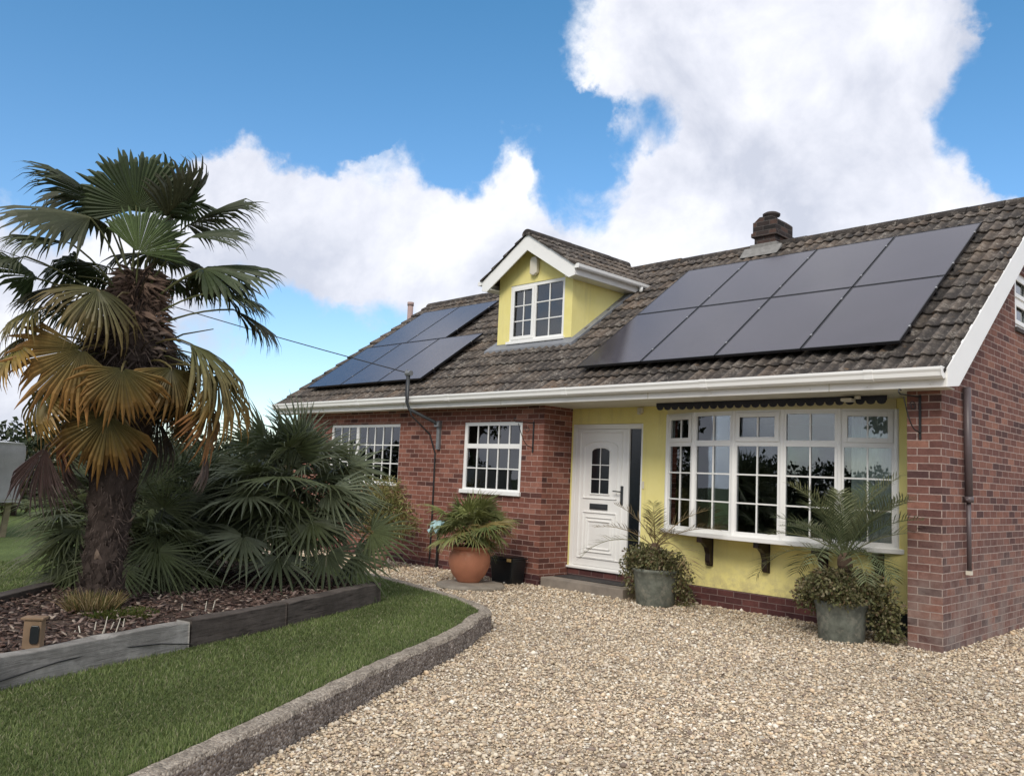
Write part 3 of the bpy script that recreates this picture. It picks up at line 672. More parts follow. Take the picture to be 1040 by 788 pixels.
    # post at joints
for i in range(6):
    g = MB(); g.lathe([(.028, BZ0-.009), (.028, BZ1-.001)], (BP[i][0], BP[i][1]+.012, 0), 12); g.build('bow_post', 'upvc', bowo)
g = MB(); g.prism([(p[0], p[1]-.012) for p in BP]+[(-.66, .61), (-3.62, .61)], 2, 2.396, 2.509); g.build('bow_head', 'frieze', bowo)
g = MB(); g.prism([(p[0]*1+(.02 if p[0] < -2 else -.02), p[1]+.06) for p in BP]+[(-.7, .9), (-3.58, .9)], 2, .906, .914); g.build('window_board', 'upvc', bowo)
# curtains hung inside
def curtain(x0, x1, y, z0, z1, n=9, amp=.025, mat='curtain'):
    g = MB(); V = []; k = n*6
    for i in range(k+1):
        t = i/k; x = x0+(x1-x0)*t; yy = y+amp*math.sin(t*n*2*PI)
        V += [(x, yy, z0), (x+.02*math.sin(i), yy, (z0+z1)/2), (x, yy, z1)]
    g.add(V, [(i*3+q, (i+1)*3+q, (i+1)*3+q+1, i*3+q+1) for i in range(k) for q in range(2)])
    return g.build('curtain', mat, house, smooth=True)
def curtain_seg(a, b, z0, z1, n, amp=.018):
    g = MB(); V = []; k = n*6; a = Vector((*a, 0)); b = Vector((*b, 0)); d = (b-a).normalized(); nn = Vector((-d.y, d.x, 0))
    for i in range(k+1):
        p = a.lerp(b, i/k)+nn*amp*math.sin(i/k*n*2*PI); V += [(p.x, p.y, z0), (p.x, p.y, (z0+z1)/2), (p.x, p.y, z1)]
    g.add(V, [(i*3+q, (i+1)*3+q, (i+1)*3+q+1, i*3+q+1) for i in range(k) for q in range(2)]); return g.build('curtain', 'curtain', house, smooth=True)
curtain_seg((-3.55, .67), (-3.07, .50), .93, 2.36, 7); curtain_seg((-3.06, .495), (-2.90, .47), .93, 2.36, 2); curtain_seg((-1.12, .53), (-.74, .665), .93, 2.36, 5)
curtain(-7.0, -6.80, .14, 1.25, 2.25, 3, .02)
for x in (-6.62, -5.92):
    g = MB(); g.lathe([(.05, 0), (.068, .03), (.075, .1), (.07, .115)], (x, .15, 1.262), 16); tag(g.build('window_pot', 'cushion', None, smooth=True), 'white plant pot on the inner sill, %s of two behind the small window' % ('left' if x < -6 else 'right'), 'pot', 'pots on the window sill')
# brackets
for x in (-2.93, -2.16, -1.45, -.83):
    y0 = .30 if x < -1 else .42
    g = MB(); pr = [(.597, .505), (.54, .505), (.525, .56), (.53, .64), (.49, .72), (.42, .77), (y0+.03, .785), (y0+.03, .848), (.597, .848)]
    g.prism(pr, 0, x-.035, x+.035); g.box(x-.045, x+.045, .585, .5965, .49, .847); g.build('bracket', 'bracketwood', bowo, bevel=.006)
# scalloped valance
g = MB(); xs = -3.55; n = 26; st_ = (3.55-.62)/n; pl = [(-3.55, 2.508)]
for i in range(n):
    c = -3.55+(i+.5)*st_
    for k in range(7): t = PI*k/6; pl.append((c-math.cos(t)*st_*.42, 2.452-math.sin(t)*.032))
pl.append((-.62, 2.508)); 
for i in range(n):
    c = -3.55+(i+.5)*st_; q = [(c-st_/2, 2.508), (c-st_/2, 2.458)]+[(c-math.cos(PI*k/6)*st_*.42, 2.452-math.sin(PI*k/6)*.036) for k in range(7)]+[(c+st_/2, 2.458), (c+st_/2, 2.508)]
    g.prism(q, 1, .235, .25)
g.build('valance', 'valance', house)

# door
door = MB(TY(-5.29+.001, .62, .232)); DW = 1.268; DH = 2.05
for bx in ((0, .07, 0, DH), (.985, 1.03, .045, DH-.07), (DW-.04, DW, 0, DH), (.07, DW-.04, DH-.07, DH), (.07, DW-.04, 0, .045)): door.box(bx[0], bx[1], 0, .07, bx[2], bx[3])
dfo = door.build('door_frame', 'upvc', house, bevel=.006)
g = MB(TY(-5.29, .62, .232)); g.box(-.01, 1.0, -.05, -.001, -.0, .03); g.build('threshold', 'upvc', dfo, bevel=.005)
g = MB(TY(-5.29, .62, .232)); g.box(1.031, DW-.041, .03, .04, .046, DH-.071); tag(g.build('sidelight', 'darkglass', house), 'tall narrow black glass sidelight beside the door')
g = MB(TY(-5.29, .62, .232)); g.box(.074, .981, .008, .052, .049, DH-.074); dl = g.build('front_door', 'upvc', house, bevel=.003); dl['label'] = 'white panelled front door with arched six light window'
def mould(pts, y=.0, w=.016, close=True):
    g = MB(TY(-5.29, .62, .232)); pts = [Vector((p[0], y, p[1])) for p in pts]
    if close: pts.append(pts[0])
    for a, b in zip(pts[:-1], pts[1:]):
        d = (b-a); l = d.length; d.normalize(); nn = Vector((-d.z, 0, d.x))*w/2
        g.add([a-nn+Vector((0, .0078, 0)), a+nn+Vector((0, .0078, 0)), b+nn+Vector((0, .0078, 0)), b-nn+Vector((0, .0078, 0)), a-nn*.3+Vector((0, -.008, 0)), a+nn*.3+Vector((0, -.008, 0)), b+nn*.3+Vector((0, -.008, 0)), b-nn*.3+Vector((0, -.008, 0))], [(4, 5, 6, 7), (0, 4, 7, 3), (1, 2, 6, 5), (0, 1, 5, 4), (3, 7, 6, 2)])
    return g
def rect(a, b, c, d): return [(a, c), (b, c), (b, d), (a, d)]
m1 = mould(rect(.15, .91, .16, 1.93)); m1.build('moulding', 'upvc', dl)
arch = [(.23, 1.0), (.83, 1.0), (.83, 1.72)]+[(.53+.30*math.cos(t), 1.72+.09*math.sin(t)) for t in np.linspace(.3, PI-.3, 7)]+[(.23, 1.72)]
mould(arch).build('moulding', 'upvc', dl)
mould(rect(.23, .83, .17, .80)).build('moulding', 'upvc', dl); mould(rect(.29, .77, .25, .73)).build('moulding', 'upvc', dl); mould(rect(.33, .73, .30, .68), w=.03).build('moulding', 'upvc', dl)
pa = [(.36, 1.06), (.70, 1.06), (.70, 1.66)]+[(.53+.17*math.cos(t), 1.66+.06*math.sin(t)) for t in np.linspace(.2, PI-.2, 7)]+[(.36, 1.66)]
g = MB(TY(-5.29, .62, .232)); g.prism(pa, 1, .001, .0075); g.build('pane', 'darkglass', dl)
mould(pa, w=.03).build('moulding', 'upvc', dl)
g = MB(TY(-5.29, .62, .232)); g.box(.523, .537, -.006, .0005, 1.06, 1.72)
for z in (1.27, 1.47): g.box(.36, .70, -.0045, .0008, z-.006, z+.006)
g.build('glazing_bars', 'upvc', dl)
g = MB(TY(-5.29, .62, .232)); g.box(.36, .68, -.008, .007, .845, .925); g.box(.37, .67, -.014, -.0085, .86, .90); g.build('letterbox', 'darkpipe', dl, bevel=.003)
g = MB(TY(-5.29, .62, .232)); g.box(.905, .945, -.008, .007, .93, 1.19); g.tube([(.925, -.01, 1.11), (.925, -.05, 1.11), (.81, -.055, 1.115)], .009, 8); g.build('handle', 'darkpipe', dl, bevel=.002)
g = MB(); g.box(-4.005, -3.975, .59, .603, 1.40, 1.50); tag(g.build('doorbell', 'white', None, bevel=.004), 'small white doorbell on the yellow wall right of the door', 'doorbell')
g = MB(); g.box(-4.10, -4.02, .56, .603, 2.42, 2.495); g.lathe([(.03, 0), (.03, .02), (.015, .04)], (-4.06, .56, 2.40), 12); tag(g.build('sensor_light', 'white', None, bevel=.006), 'small cream sensor under the soffit above the door', 'sensor')
sl = thing('security_light', (-.95, .15, 2.48), 'white security light under the soffit above the bow window', 'lamp')
g = MB(); g.tube([(-.90, .17, 2.508), (-.90, .17, 2.47)], .035, 12); g.build('mount', 'soffit', sl, smooth=True)
g = MB(); g.box(-1.05, -.93, .08, .2, 2.44, 2.475); g.build('lamp_head', 'white', sl, bevel=.01)

# dormer
DX0, DX1, DY, DC = -7.425, -5.76, 1.015, -6.592
DRX, DRZ, DEZ = 1.05, 5.46, 4.80   # half span, ridge z, eave z
def droof(x): return DRZ-(DRZ-DEZ)/DRX*abs(x-DC)
WX0, WX1, WZ0, WZ1 = -7.15, -5.925, 3.70, 4.665
g = MB(); zb = roofz(DY)-.02
g.add([(DX0, DY, zb), (WX0, DY, zb), (WX0, DY, droof(WX0)-.07), (DX0, DY, droof(DX0)-.07)], [(0, 1, 2, 3)])
g.add([(WX1, DY, zb), (DX1, DY, zb), (DX1, DY, droof(DX1)-.07), (WX1, DY, droof(WX1)-.07)], [(0, 1, 2, 3)])
g.add([(WX0, DY, zb), (WX1, DY, zb), (WX1, DY, WZ0), (WX0, DY, WZ0)], [(0, 1, 2, 3)])
g.add([(WX0, DY, WZ1), (WX1, DY, WZ1), (WX1, DY, droof(WX1)-.07), (DC, DY, droof(DC)-.07), (WX0, DY, droof(WX0)-.07)], [(0, 1, 2, 3, 4)])
for x in (DX0, DX1):
    zt = droof(x)-.07; ye = (zt-2.7)/SP-.3+.2
    g.add([(x, DY, zb), (x, ye, zt), (x, DY, zt)], [(0, 1, 2)])
g.add([(WX0, DY, WZ0), (WX1, DY, WZ0), (WX1, DY, WZ1), (WX0, DY, WZ1), (WX0, DY+.1, WZ0), (WX1, DY+.1, WZ0), (WX1, DY+.1, WZ1), (WX0, DY+.1, WZ1)], [(0, 1, 5, 4), (1, 2, 6, 5), (2, 3, 7, 6), (3, 0, 4, 7)])
dor = g.build('dormer', 'render', house); dor['label'] = 'yellow rendered gabled dormer with white barge boards'
wd = WX1-WX0; hd = WZ1-WZ0
window('window', house, TY(WX0, DY+.012, WZ0), wd, hd, [(.055, .545, .055, hd-.06, 2, 3, True), (wd-.635, wd-.05, .055, hd-.055, 2, 3, False)], label='white upstairs dormer window with two six pane lights')
g = MB(); g.box(WX0-.03, WX1+.03, DY-.045, DY+.012, WZ0-.035, WZ0+.012); g.build('window_sill', 'upvc', house, bevel=.004)
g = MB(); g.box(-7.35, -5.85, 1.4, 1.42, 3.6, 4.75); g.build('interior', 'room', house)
# dormer roof
sl_ = math.hypot(DRX, DRZ-DEZ); ex = DRX/sl_; ez = (DRZ-DEZ)/sl_; YF = .80
g = MB(); g.prism([(DC-DRX, DEZ-.03), (DC, DRZ-.03), (DC+DRX, DEZ-.03), (DC+DRX, DEZ-.055), (DC, DRZ-.10), (DC-DRX, DEZ-.055)], 1, YF+.03, 3.44); dr = g.build('dormer_roof', 'tile', dor, colattr=True)
for sgn in (1, -1):
    if sgn == 1: O, U, V_, Nn = (DC+DRX+.03, YF-.03, DEZ-.02), (0, 1, 0), (-ex, 0, ez), (ez, 0, ex)
    else: O, U, V_, Nn = (DC-DRX-.03, YF-.03, DEZ-.02), (0, 1, 0), (ex, 0, ez), (-ez, 0, ex)
    def clip(u, v, s=sgn): 
        x = DC+s*(DRX+.03)-s*ex*v; z = DEZ-.02+ez*(v+.34); y = YF-.03+u
        return roofz(y-.3) < z
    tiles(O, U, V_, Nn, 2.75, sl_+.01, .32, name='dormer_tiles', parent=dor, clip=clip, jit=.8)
ridge((DC, YF-.03, DRZ+.02), (DC, 3.42, DRZ+.02), .105, dor)
g = MB(); fb = .215
pl = [(DC-DRX, DEZ-.035), (DC, DRZ-.035), (DC+DRX, DEZ-.035), (DC+DRX, DEZ-.2), (DC+DRX-.12, DEZ-.225), (DC, DRZ-.035-.27), (DC-DRX+.12, DEZ-.225), (DC-DRX, DEZ-.2)]
g.prism(pl, 1, YF, YF+.02); g.build('barge_board', 'upvc', dor, bevel=.003)
for s in (1, -1):
    xe = DC+s*DRX; ye = (DEZ-.12-2.7)/SP-.3+.1
    g = MB(); a, b = sorted((xe, xe-s*.015)); g.box(a, b, YF+.021, ye, DEZ-.19, DEZ-.04)
    a, b = sorted((xe-s*.016, DC+s*.833)); g.box(a, b, YF+.021, ye-.1, DEZ-.195, DEZ-.18); g.build('dormer_fascia', 'fascia', dor)
    g = MB(); gp = [(xe+s*.002, DEZ-.03), (xe+s*.002, DEZ-.085), (xe+s*.02, DEZ-.10), (xe+s*.07, DEZ-.10), (xe+s*.085, DEZ-.08), (xe+s*.09, DEZ-.035), (xe+s*.075, DEZ-.035), (xe+s*.07, DEZ-.085), (xe+s*.02, DEZ-.085)]
    g.prism(gp, 1, YF-.01, ye+.05); g.box(min(xe+s*.0, xe+s*.09), max(xe+s*.0, xe+s*.09), YF-.016, YF-.009, DEZ-.1, DEZ-.03); g.build('dormer_gutter', 'upvc', dor, bevel=.002)
g = MB(); g.tube([(DC+DRX+.045, 2.42, 4.73), (DC+DRX+.045, 2.42, 4.60)], .034, 10); g.build('dormer_outlet', 'upvc', dor, smooth=True)
# lead flashing: apron and side
g = MB()
def rq(x0, x1, y0, y1, e): g.add([(x0, y0, roofz(y0)+e), (x1, y0, roofz(y0)+e), (x1, y1, roofz(y1)+e), (x0, y1, roofz(y1)+e), (x0, y0, roofz(y0)-.02), (x1, y0, roofz(y0)-.02), (x1, y1, roofz(y1)-.02), (x0, y1, roofz(y1)-.02)], [(0, 1, 2, 3), (0, 4, 5, 1), (1, 5, 6, 2), (3, 7, 4, 0)])
rq(DX0-.16, DX1+.14, .87, 1.02, .035); rq(DX1+.002, DX1+.15, 1.021, 2.36, .03); rq(DX0-.15, DX0-.002, 1.021, 2.3, .03)
g.box(DX0-.01, DX1+.01, DY-.008, DY-.002, roofz(DY)-.02, roofz(DY)+.045)
g.build('lead_flashing', 'lead', dor)
alarm = MB(); alarm.prism([(DC-.065, 4.80), (DC+.015, 4.76), (DC+.095, 4.80), (DC+.095, 5.02), (DC+.06, 5.075), (DC-.03, 5.075), (DC-.065, 5.02)], 1, DY-.075, DY-.003)
tag(alarm.build('alarm_box', 'white', None, bevel=.012), 'cream alarm box on the yellow dormer gable above its window', 'alarm box')

# chimney
g = MB(); CX0, CX1, CY0, CY1 = -3.90, -3.50, 3.2, 3.76
g.box(CX0+.02, CX1-.02, CY0+.02, CY1-.02, 4.9, 5.52); g.box(CX0, CX1, CY0, CY1, 5.521, 5.70); g.box(CX0-.02, CX1+.02, CY0-.02, CY1+.02, 5.45, 5.52)
ch = g.build('chimney', 'brick_chim', house, bevel=.008)
g = MB(); g.prism([(CX0, 5.701), (CX1, 5.701), (CX1-.1, 5.78), (CX0+.1, 5.78)], 1, CY0+.03, CY1-.03); g.build('flaunching', 'brick_chim', ch)
g = MB(); g.lathe([(.10, 5.75), (.09, 5.80), (.085, 5.81), (.135, 5.83), (.14, 5.86), (.10, 5.885)], ((CX0+CX1)/2, (CY0+CY1)/2-.05, 0), 18); g.build('chimney_pot', 'clay', ch, smooth=True)
g = MB(); g.prism([(CY0-.19, roofz(CY0-.19)+.03), (CY0-.004, roofz(CY0)+.03), (CY0-.004, roofz(CY0)+.09), (CY0-.03, roofz(CY0)+.08)], 0, CX0-.13, CX1+.12); g.box(CX0-.03, CX1+.03, CY0-.03, CY1-.02, 5.2, 5.33); g.build('flashing', 'cement', ch, bevel=.01)
g = MB(); g.tube([(-12.55, 3.05, 4.4), (-12.55, 3.05, 5.30)], .065, 12); g.tube([(-12.55, 3.05, 5.30), (-12.55, 3.05, 5.38)], .075, 12); g.build('vent_pipe', 'ventpink', house, smooth=True)

# mast for cable + bracket + box + telephone cable
ms = thing('service_mast', (-7.6, -.1, 2.3), 'dark metal mast cranked round the gutter with grey bracket on brick wall', 'mast')
g = MB(); g.tube([(-7.92, -.44, 3.06), (-7.93, -.44, 2.60), (-7.88, -.42, 2.48), (-7.62, -.10, 2.30), (-7.58, -.06, 2.25)], .027, 10); g.build('pole', 'darkpipe', ms, smooth=True)
g = MB(); g.tube([(-7.98, -.44, 3.06), (-7.86, -.44, 3.06)], .045, 8); g.tube([(-7.98, -.44, 3.05), (-7.98, -.44, 3.12)], .02, 6); g.build('insulator', 'galv', ms)
g = MB(); g.box(-7.62, -7.55, -.05, -.003, 1.86, 2.32); g.box(-7.64, -7.53, -.09, -.051, 2.22, 2.30); g.build('bracket', 'galv', ms, bevel=.004)
g = MB(); g.tube([(-7.96, -.44, 3.05), (-7.93, -.47, 2.7), (-7.84, -.4, 2.38), (-7.72, -.1, 2.1), (-7.66, -.02, 1.8), (-7.65, -.02, .8), (-7.66, -.02, .05)], .013, 6); g.build('cable', 'iron', ms)
pts = []; A = Vector((-7.96, -.44, 3.07)); B = Vector((-26, -8.6, 9.0))
for i in range(25): t = i/24; pts.append(A.lerp(B, t)-Vector((0, 0, .9*4*t*(1-t)*.35)))
g = MB(); g.tube(pts, .009, 5); tag(g.build('overhead_cable', 'iron'), 'black overhead cable running from the roof mast up to the left', 'cable')

# hanging basket brackets
def basket_bracket(x, y, z, label, sg=-1):
    t = thing('basket_bracket', (x, y, z), label, 'bracket', 'black iron hanging basket brackets')
    g = MB(); g.box(x-.012, x+.012, y-.012, y-.002, z-.42, z+.02); g.build('backplate', 'iron', t)
    g = MB(); d = Vector((-.45*sg*-1, -1, 0)).normalized() if False else Vector((-.25, -.97, 0)).normalized(); p = Vector((x, y-.012, z))
    arm = [p+d*.0, p+d*.30, p+d*.33+Vector((0, 0, .02)), p+d*.32+Vector((0, 0, .05)), p+d*.29+Vector((0, 0, .04))]; g.tube(arm, .007, 6)
    cu = [p+Vector((0, 0, -.36))]+[p+d*(.05+.2*s)+Vector((0, 0, -.34+.32*s*s)) for s in np.linspace(0, 1, 7)]; g.tube(cu, .006, 6)
    sc = [p+d*(.11+.05*math.cos(a)*(1-a/14))+Vector((0, 0, -.10+.05*math.sin(a)*(1-a/14))) for a in np.linspace(0, 9, 20)]; g.tube(sc, .005, 5)
    g.build('arm', 'iron', t)
basket_bracket(-5.50, 0, 2.26, 'scrolled black bracket on the red brick corner left of the front door')
basket_bracket(-.20, 0, 2.45, 'scrolled black bracket high on the brick pier at the right end')

# ------------------------------------------------------------------ solar panels
def panel(x0, x1, s0, s1, label, group):
    """x range and distance up slope from eave point y=-.3"""
    e = .115; t = thing('solar_panel', ((x0+x1)/2, -.3+s0*cs, roofz(-.3+s0*cs)+e), label, 'solar panel', group)
    Tm = Matrix(((1, 0, 0, 0), (0, cs, -sn_, -.3), (0, sn_, cs, 2.70), (0, 0, 0, 1)))
    g = MB(Tm); fw = .012; z0, z1 = e-.033, e
    for bx in ((x0, x1, s0, s0+fw), (x0, x1, s1-fw, s1), (x0, x0+fw, s0+fw, s1-fw), (x1-fw, x1, s0+fw, s1-fw)): g.box(*bx, z0, z1)
    g.build('frame', 'panelframe', t)
    g = MB(Tm); g.box(x0+fw+.001, x1-fw-.001, s0+fw+.001, s1-fw-.001, e-.012, e-.003); g.build('glass', 'panel', t)
    g = MB(Tm)
    for s in (s0+.33, s1-.33): g.box(x0+.005, x1-.005, s-.02, s+.02, .03, z0-.002)
    g.build('rail', 'panelframe', t)
    g = MB(Tm)
    for s in (s0+.33, s1-.33): g.box(x1-.008, x1+.01, s-.015, s+.015, e-.01, e+.006)
    g.build('clamp', 'alu', t)
RX = [-4.70, -3.615, -2.525, -1.44, -.365]
RX = [-4.705, -3.62, -2.53, -1.445, -.375]
cn = ['leftmost, beside the dormer', 'second from the dormer', 'third from the dormer', 'rightmost, nearest the brick gable']
for r in (0, 1):
    for c in range(4):
        panel(RX[c]+.008, RX[c+1]-.008, (.40, 2.035)[r], (2.015, 3.65)[r], 'black solar panel, %s row of eight, %s' % (('lower', 'upper')[r], cn[c]), 'eight solar panels right of the dormer')
LX = [-11.70, -10.54, -9.36, -8.15]
for c in range(3): panel(LX[c]+.008, LX[c+1]-.008, .43, 2.10, 'black solar panel in the lower row left of the dormer, %s' % ('at the roof end', 'in the middle', 'nearest the dormer')[c], 'five solar panels left of the dormer')
for c in range(2): panel(-11.60+c*1.20+.008, -11.60+(c+1)*1.20-.008, 2.12, 3.76, 'black solar panel in the upper row left of the dormer, %s' % ('at the roof end', 'nearer the dormer')[c], 'five solar panels left of the dormer')

# ------------------------------------------------------------------ plants
def fan_mesh(g, hub, tip, nrm, R_, nseg, spread, split, fold, droop, cols, rag=.1, tipdroop=0, seed=0):
    """adds a fan leaf. cols = (hub colour, mid, tip)"""
    rd = random.Random(seed); X = (Vector(tip)-Vector(hub)).normalized(); Z = Vector(nrm); Z = (Z-X*Z.dot(X)).normalized(); Y = Z.cross(X); hub = Vector(hub)
    st = [.05, .3, split, (split+1)/2, .84, 1.0] if split < .7 else [.05, .3, .55, split, .92, 1.0]
    dA = spread/nseg; kd = rd.uniform(-.1, .1)
    for i in range(nseg):
        a = -spread/2+dA*(i+.5)+rd.uniform(-.15, .15)*dA; L_ = R_*(.70+.30*math.cos(a*.62))*rd.uniform(1-rag, 1+rag*.3); dr = droop*rd.uniform(.8, 1.2); td = tipdroop*rd.uniform(.2, 1.6); bn = rd.uniform(-.05, .05)
        br = rd.uniform(.8, 1.18); VV = []; CC = []
        for j, s in enumerate(st):
            r = L_*s; ws = min(s, split)*R_*math.tan(dA/2)*1.02
            if s > split: ws *= max(0.05, 1-((s-split)/(1-split))**1.3)
            aa = a+bn*max(0, s-split); c = math.cos(aa); sn = math.sin(aa)
            cup = .10*R_*(abs(a)/PI*2)**2*s
            zz = -dr*R_*s*s - cup*0 + kd*s*R_*math.sin(a)
            if s > split: 
                q = (s-split)/(1-split); zz -= td*R_*q*q*.5; r -= td*R_*q*q*.25
            cen = hub+X*(r*c)+Y*(r*sn)+Z*zz
            if td and s > split: cen.z -= td*L_*.35*((s-split)/(1-split))**2
            side = -X*sn+Y*c; f = fold*ws*2
            VV += [cen-side*ws-Z*f, cen+Z*f*.3, cen+side*ws-Z*f]
            if s < .5: k = s/.5; cc = [cols[0][q_]*(1-k)+cols[1][q_]*k for q_ in range(3)]
            else: k = (s-.5)/.5; cc = [cols[1][q_]*(1-k)+cols[2][q_]*k for q_ in range(3)]
            CC += [tuple(x*br for x in cc)]*3
        o = len(g.v); g.add(VV, [(j*3+q, (j+1)*3+q, (j+1)*3+q+1, j*3+q+1) for j in range(len(st)-1) for q in (0, 1)], 0)
        g.c[o:] = CC
COLS = {'g': ((.075, .088, .038), (.055, .070, .034), (.075, .088, .045)),
        'l': ((.10, .13, .05), (.085, .12, .045), (.08, .11, .05)),
        'o': ((.085, .095, .038), (.13, .125, .048), (.21, .155, .06)),
        'y': ((.09, .092, .035), (.19, .14, .045), (.40, .20, .06)),
        'r': ((.15, .08, .03), (.25, .11, .04), (.28, .13, .06)),
        'd': ((.085, .055, .045), (.11, .075, .062), (.16, .12, .105))}
PALM = [
 (-4.17,-6.23,3.54, -4.12,-6.39,4.06,'g',1.00),(-4.52,-6.33,3.57, -4.80,-6.81,4.01,'g',0.25),(-4.18,-6.57,3.38, -4.49,-7.14,3.52,'g',0.50),
 (-4.13,-6.71,3.13, -4.29,-7.17,3.22,'g',0.30),(-4.18,-5.96,3.53, -4.04,-5.55,3.98,'g',0.70),(-4.40,-5.70,3.57, -4.43,-5.18,4.07,'g',0.30),
 (-3.84,-5.91,3.31, -3.71,-5.50,3.57,'g',0.30),(-3.80,-5.79,3.07, -3.60,-5.24,3.28,'g',0.45),(-3.98,-5.70,3.10, -3.81,-5.23,3.04,'g',0.40),
 (-3.67,-5.71,2.88, -3.51,-5.28,2.86,'g',0.20),(-3.80,-5.50,2.78, -3.64,-5.05,2.64,'g',0.35),(-4.01,-6.24,3.14, -3.91,-6.10,3.55,'l',0.80),
 (-4.22,-6.07,3.19, -4.22,-5.73,3.24,'g',0.30),(-3.92,-6.50,2.76, -3.98,-7.02,2.86,'o',0.40),(-3.77,-6.60,2.74, -3.52,-6.31,2.42,'o',0.80),
 (-3.91,-6.62,2.30, -3.92,-7.03,1.82,'y',0.90),(-3.65,-6.41,2.16, -3.61,-6.46,1.68,'y',0.95),(-3.73,-5.88,2.43, -3.50,-5.26,2.25,'o',0.60),
 (-3.64,-5.68,2.20, -3.50,-5.22,1.80,'y',0.70),(-3.89,-5.76,2.26, -3.86,-5.62,1.72,'o',0.60),(-4.49,-6.85,2.88, -4.59,-7.18,3.13,'g',0.50),
 (-4.13,-7.01,2.96, -4.11,-7.35,2.88,'g',0.30),(-4.28,-6.83,2.62, -4.39,-7.20,2.46,'o',0.50),(-4.50,-6.86,2.40, -4.57,-7.16,2.22,'o',0.50),
 (-4.70,-6.23,3.13, -5.02,-6.54,3.08,'g',0.30),(-4.78,-6.45,3.16, -4.98,-6.72,2.97,'g',0.40),(-4.36,-5.86,2.24, -4.39,-5.65,1.77,'g',0.60),
 (-3.86,-6.40,1.80, -3.87,-6.60,1.30,'y',0.80),(-4.16,-6.80,1.97, -4.20,-6.95,1.56,'y',0.70),(-3.74,-5.68,1.95, -3.69,-5.49,1.50,'y',0.60),
 (-4.29,-6.56,1.80, -4.33,-6.70,1.34,'r',0.70),(-4.41,-6.62,1.59, -4.46,-6.74,1.04,'d',0.70),(-4.48,-6.51,1.62, -4.48,-6.52,1.11,'d',0.70),
 (-3.85,-5.63,1.62, -3.80,-5.51,1.24,'d',0.60),(-4.44,-5.80,1.86, -4.51,-5.69,1.31,'d',0.60),
 (-4.85,-6.36,3.76, -5.29,-6.40,4.06,'g',0.50),(-4.59,-5.64,3.84, -4.80,-5.32,3.85,'g',0.50),
 # rear side of the crown
 (-4.75,-5.80,3.35, -5.2,-5.5,3.5,'g',0.5),(-4.85,-6.05,2.75, -5.25,-5.95,2.5,'o',0.5),(-4.75,-5.75,2.3, -4.95,-5.5,1.85,'y',0.7),(-4.8,-6.3,2.2, -5.05,-6.35,1.75,'y',0.7),
 (-4.35,-6.0,3.6, -4.4,-5.85,4.1,'g',.6),(-4.30,-6.95,2.30, -4.33,-7.3,1.95,'y',.7),(-4.2,-6.72,1.55,-4.24,-6.85,1.0,'d',.8)]
TC = Vector((-4.245, -6.14, 0))
_rd = random.Random(77)
for _i in range(21):
    _a = _i*2.39996+.4; _el = [.75, .5, .2, -.05, -.3][_i % 5]+_rd.uniform(-.12, .12); _h = Vector((math.cos(_a)*math.cos(_el), math.sin(_a)*math.cos(_el), math.sin(_el)))
    if _h.x*.94-_h.y*.335 > -.15: continue
    _r = _rd.uniform(.42, .62); _hub = TC+Vector((0, 0, 2.98-.10*(_i % 5)))+_h*_r; _t = _hub+(_h+Vector((0, 0, -.25-.15*(_i % 5)*.6))).normalized()*_rd.uniform(.42, .52)
    PALM.append((*_hub, *_t, 'g' if _i % 5 < 3 else 'o', _rd.uniform(.3, .6)))
for _i in range(5):
    _a = _i*1.26+.2; _hub = TC+Vector((math.cos(_a)*_rd.uniform(.35, .6), math.sin(_a)*_rd.uniform(.35, .6), _rd.uniform(1.95, 2.3))); _t = _hub+Vector((math.cos(_a)*.18, math.sin(_a)*.18, -.45))
    PALM.append((*_hub, *_t, ['y', 'o', 'r'][_i % 3], .6))
palm = thing('palm_tree', (-4.26, -6.19, BZ), 'tall fan palm with hairy trunk, green crown and hanging golden fronds', 'palm tree')
to_cam = (Vector((CAM.x, CAM.y, 0))-TC).normalized()
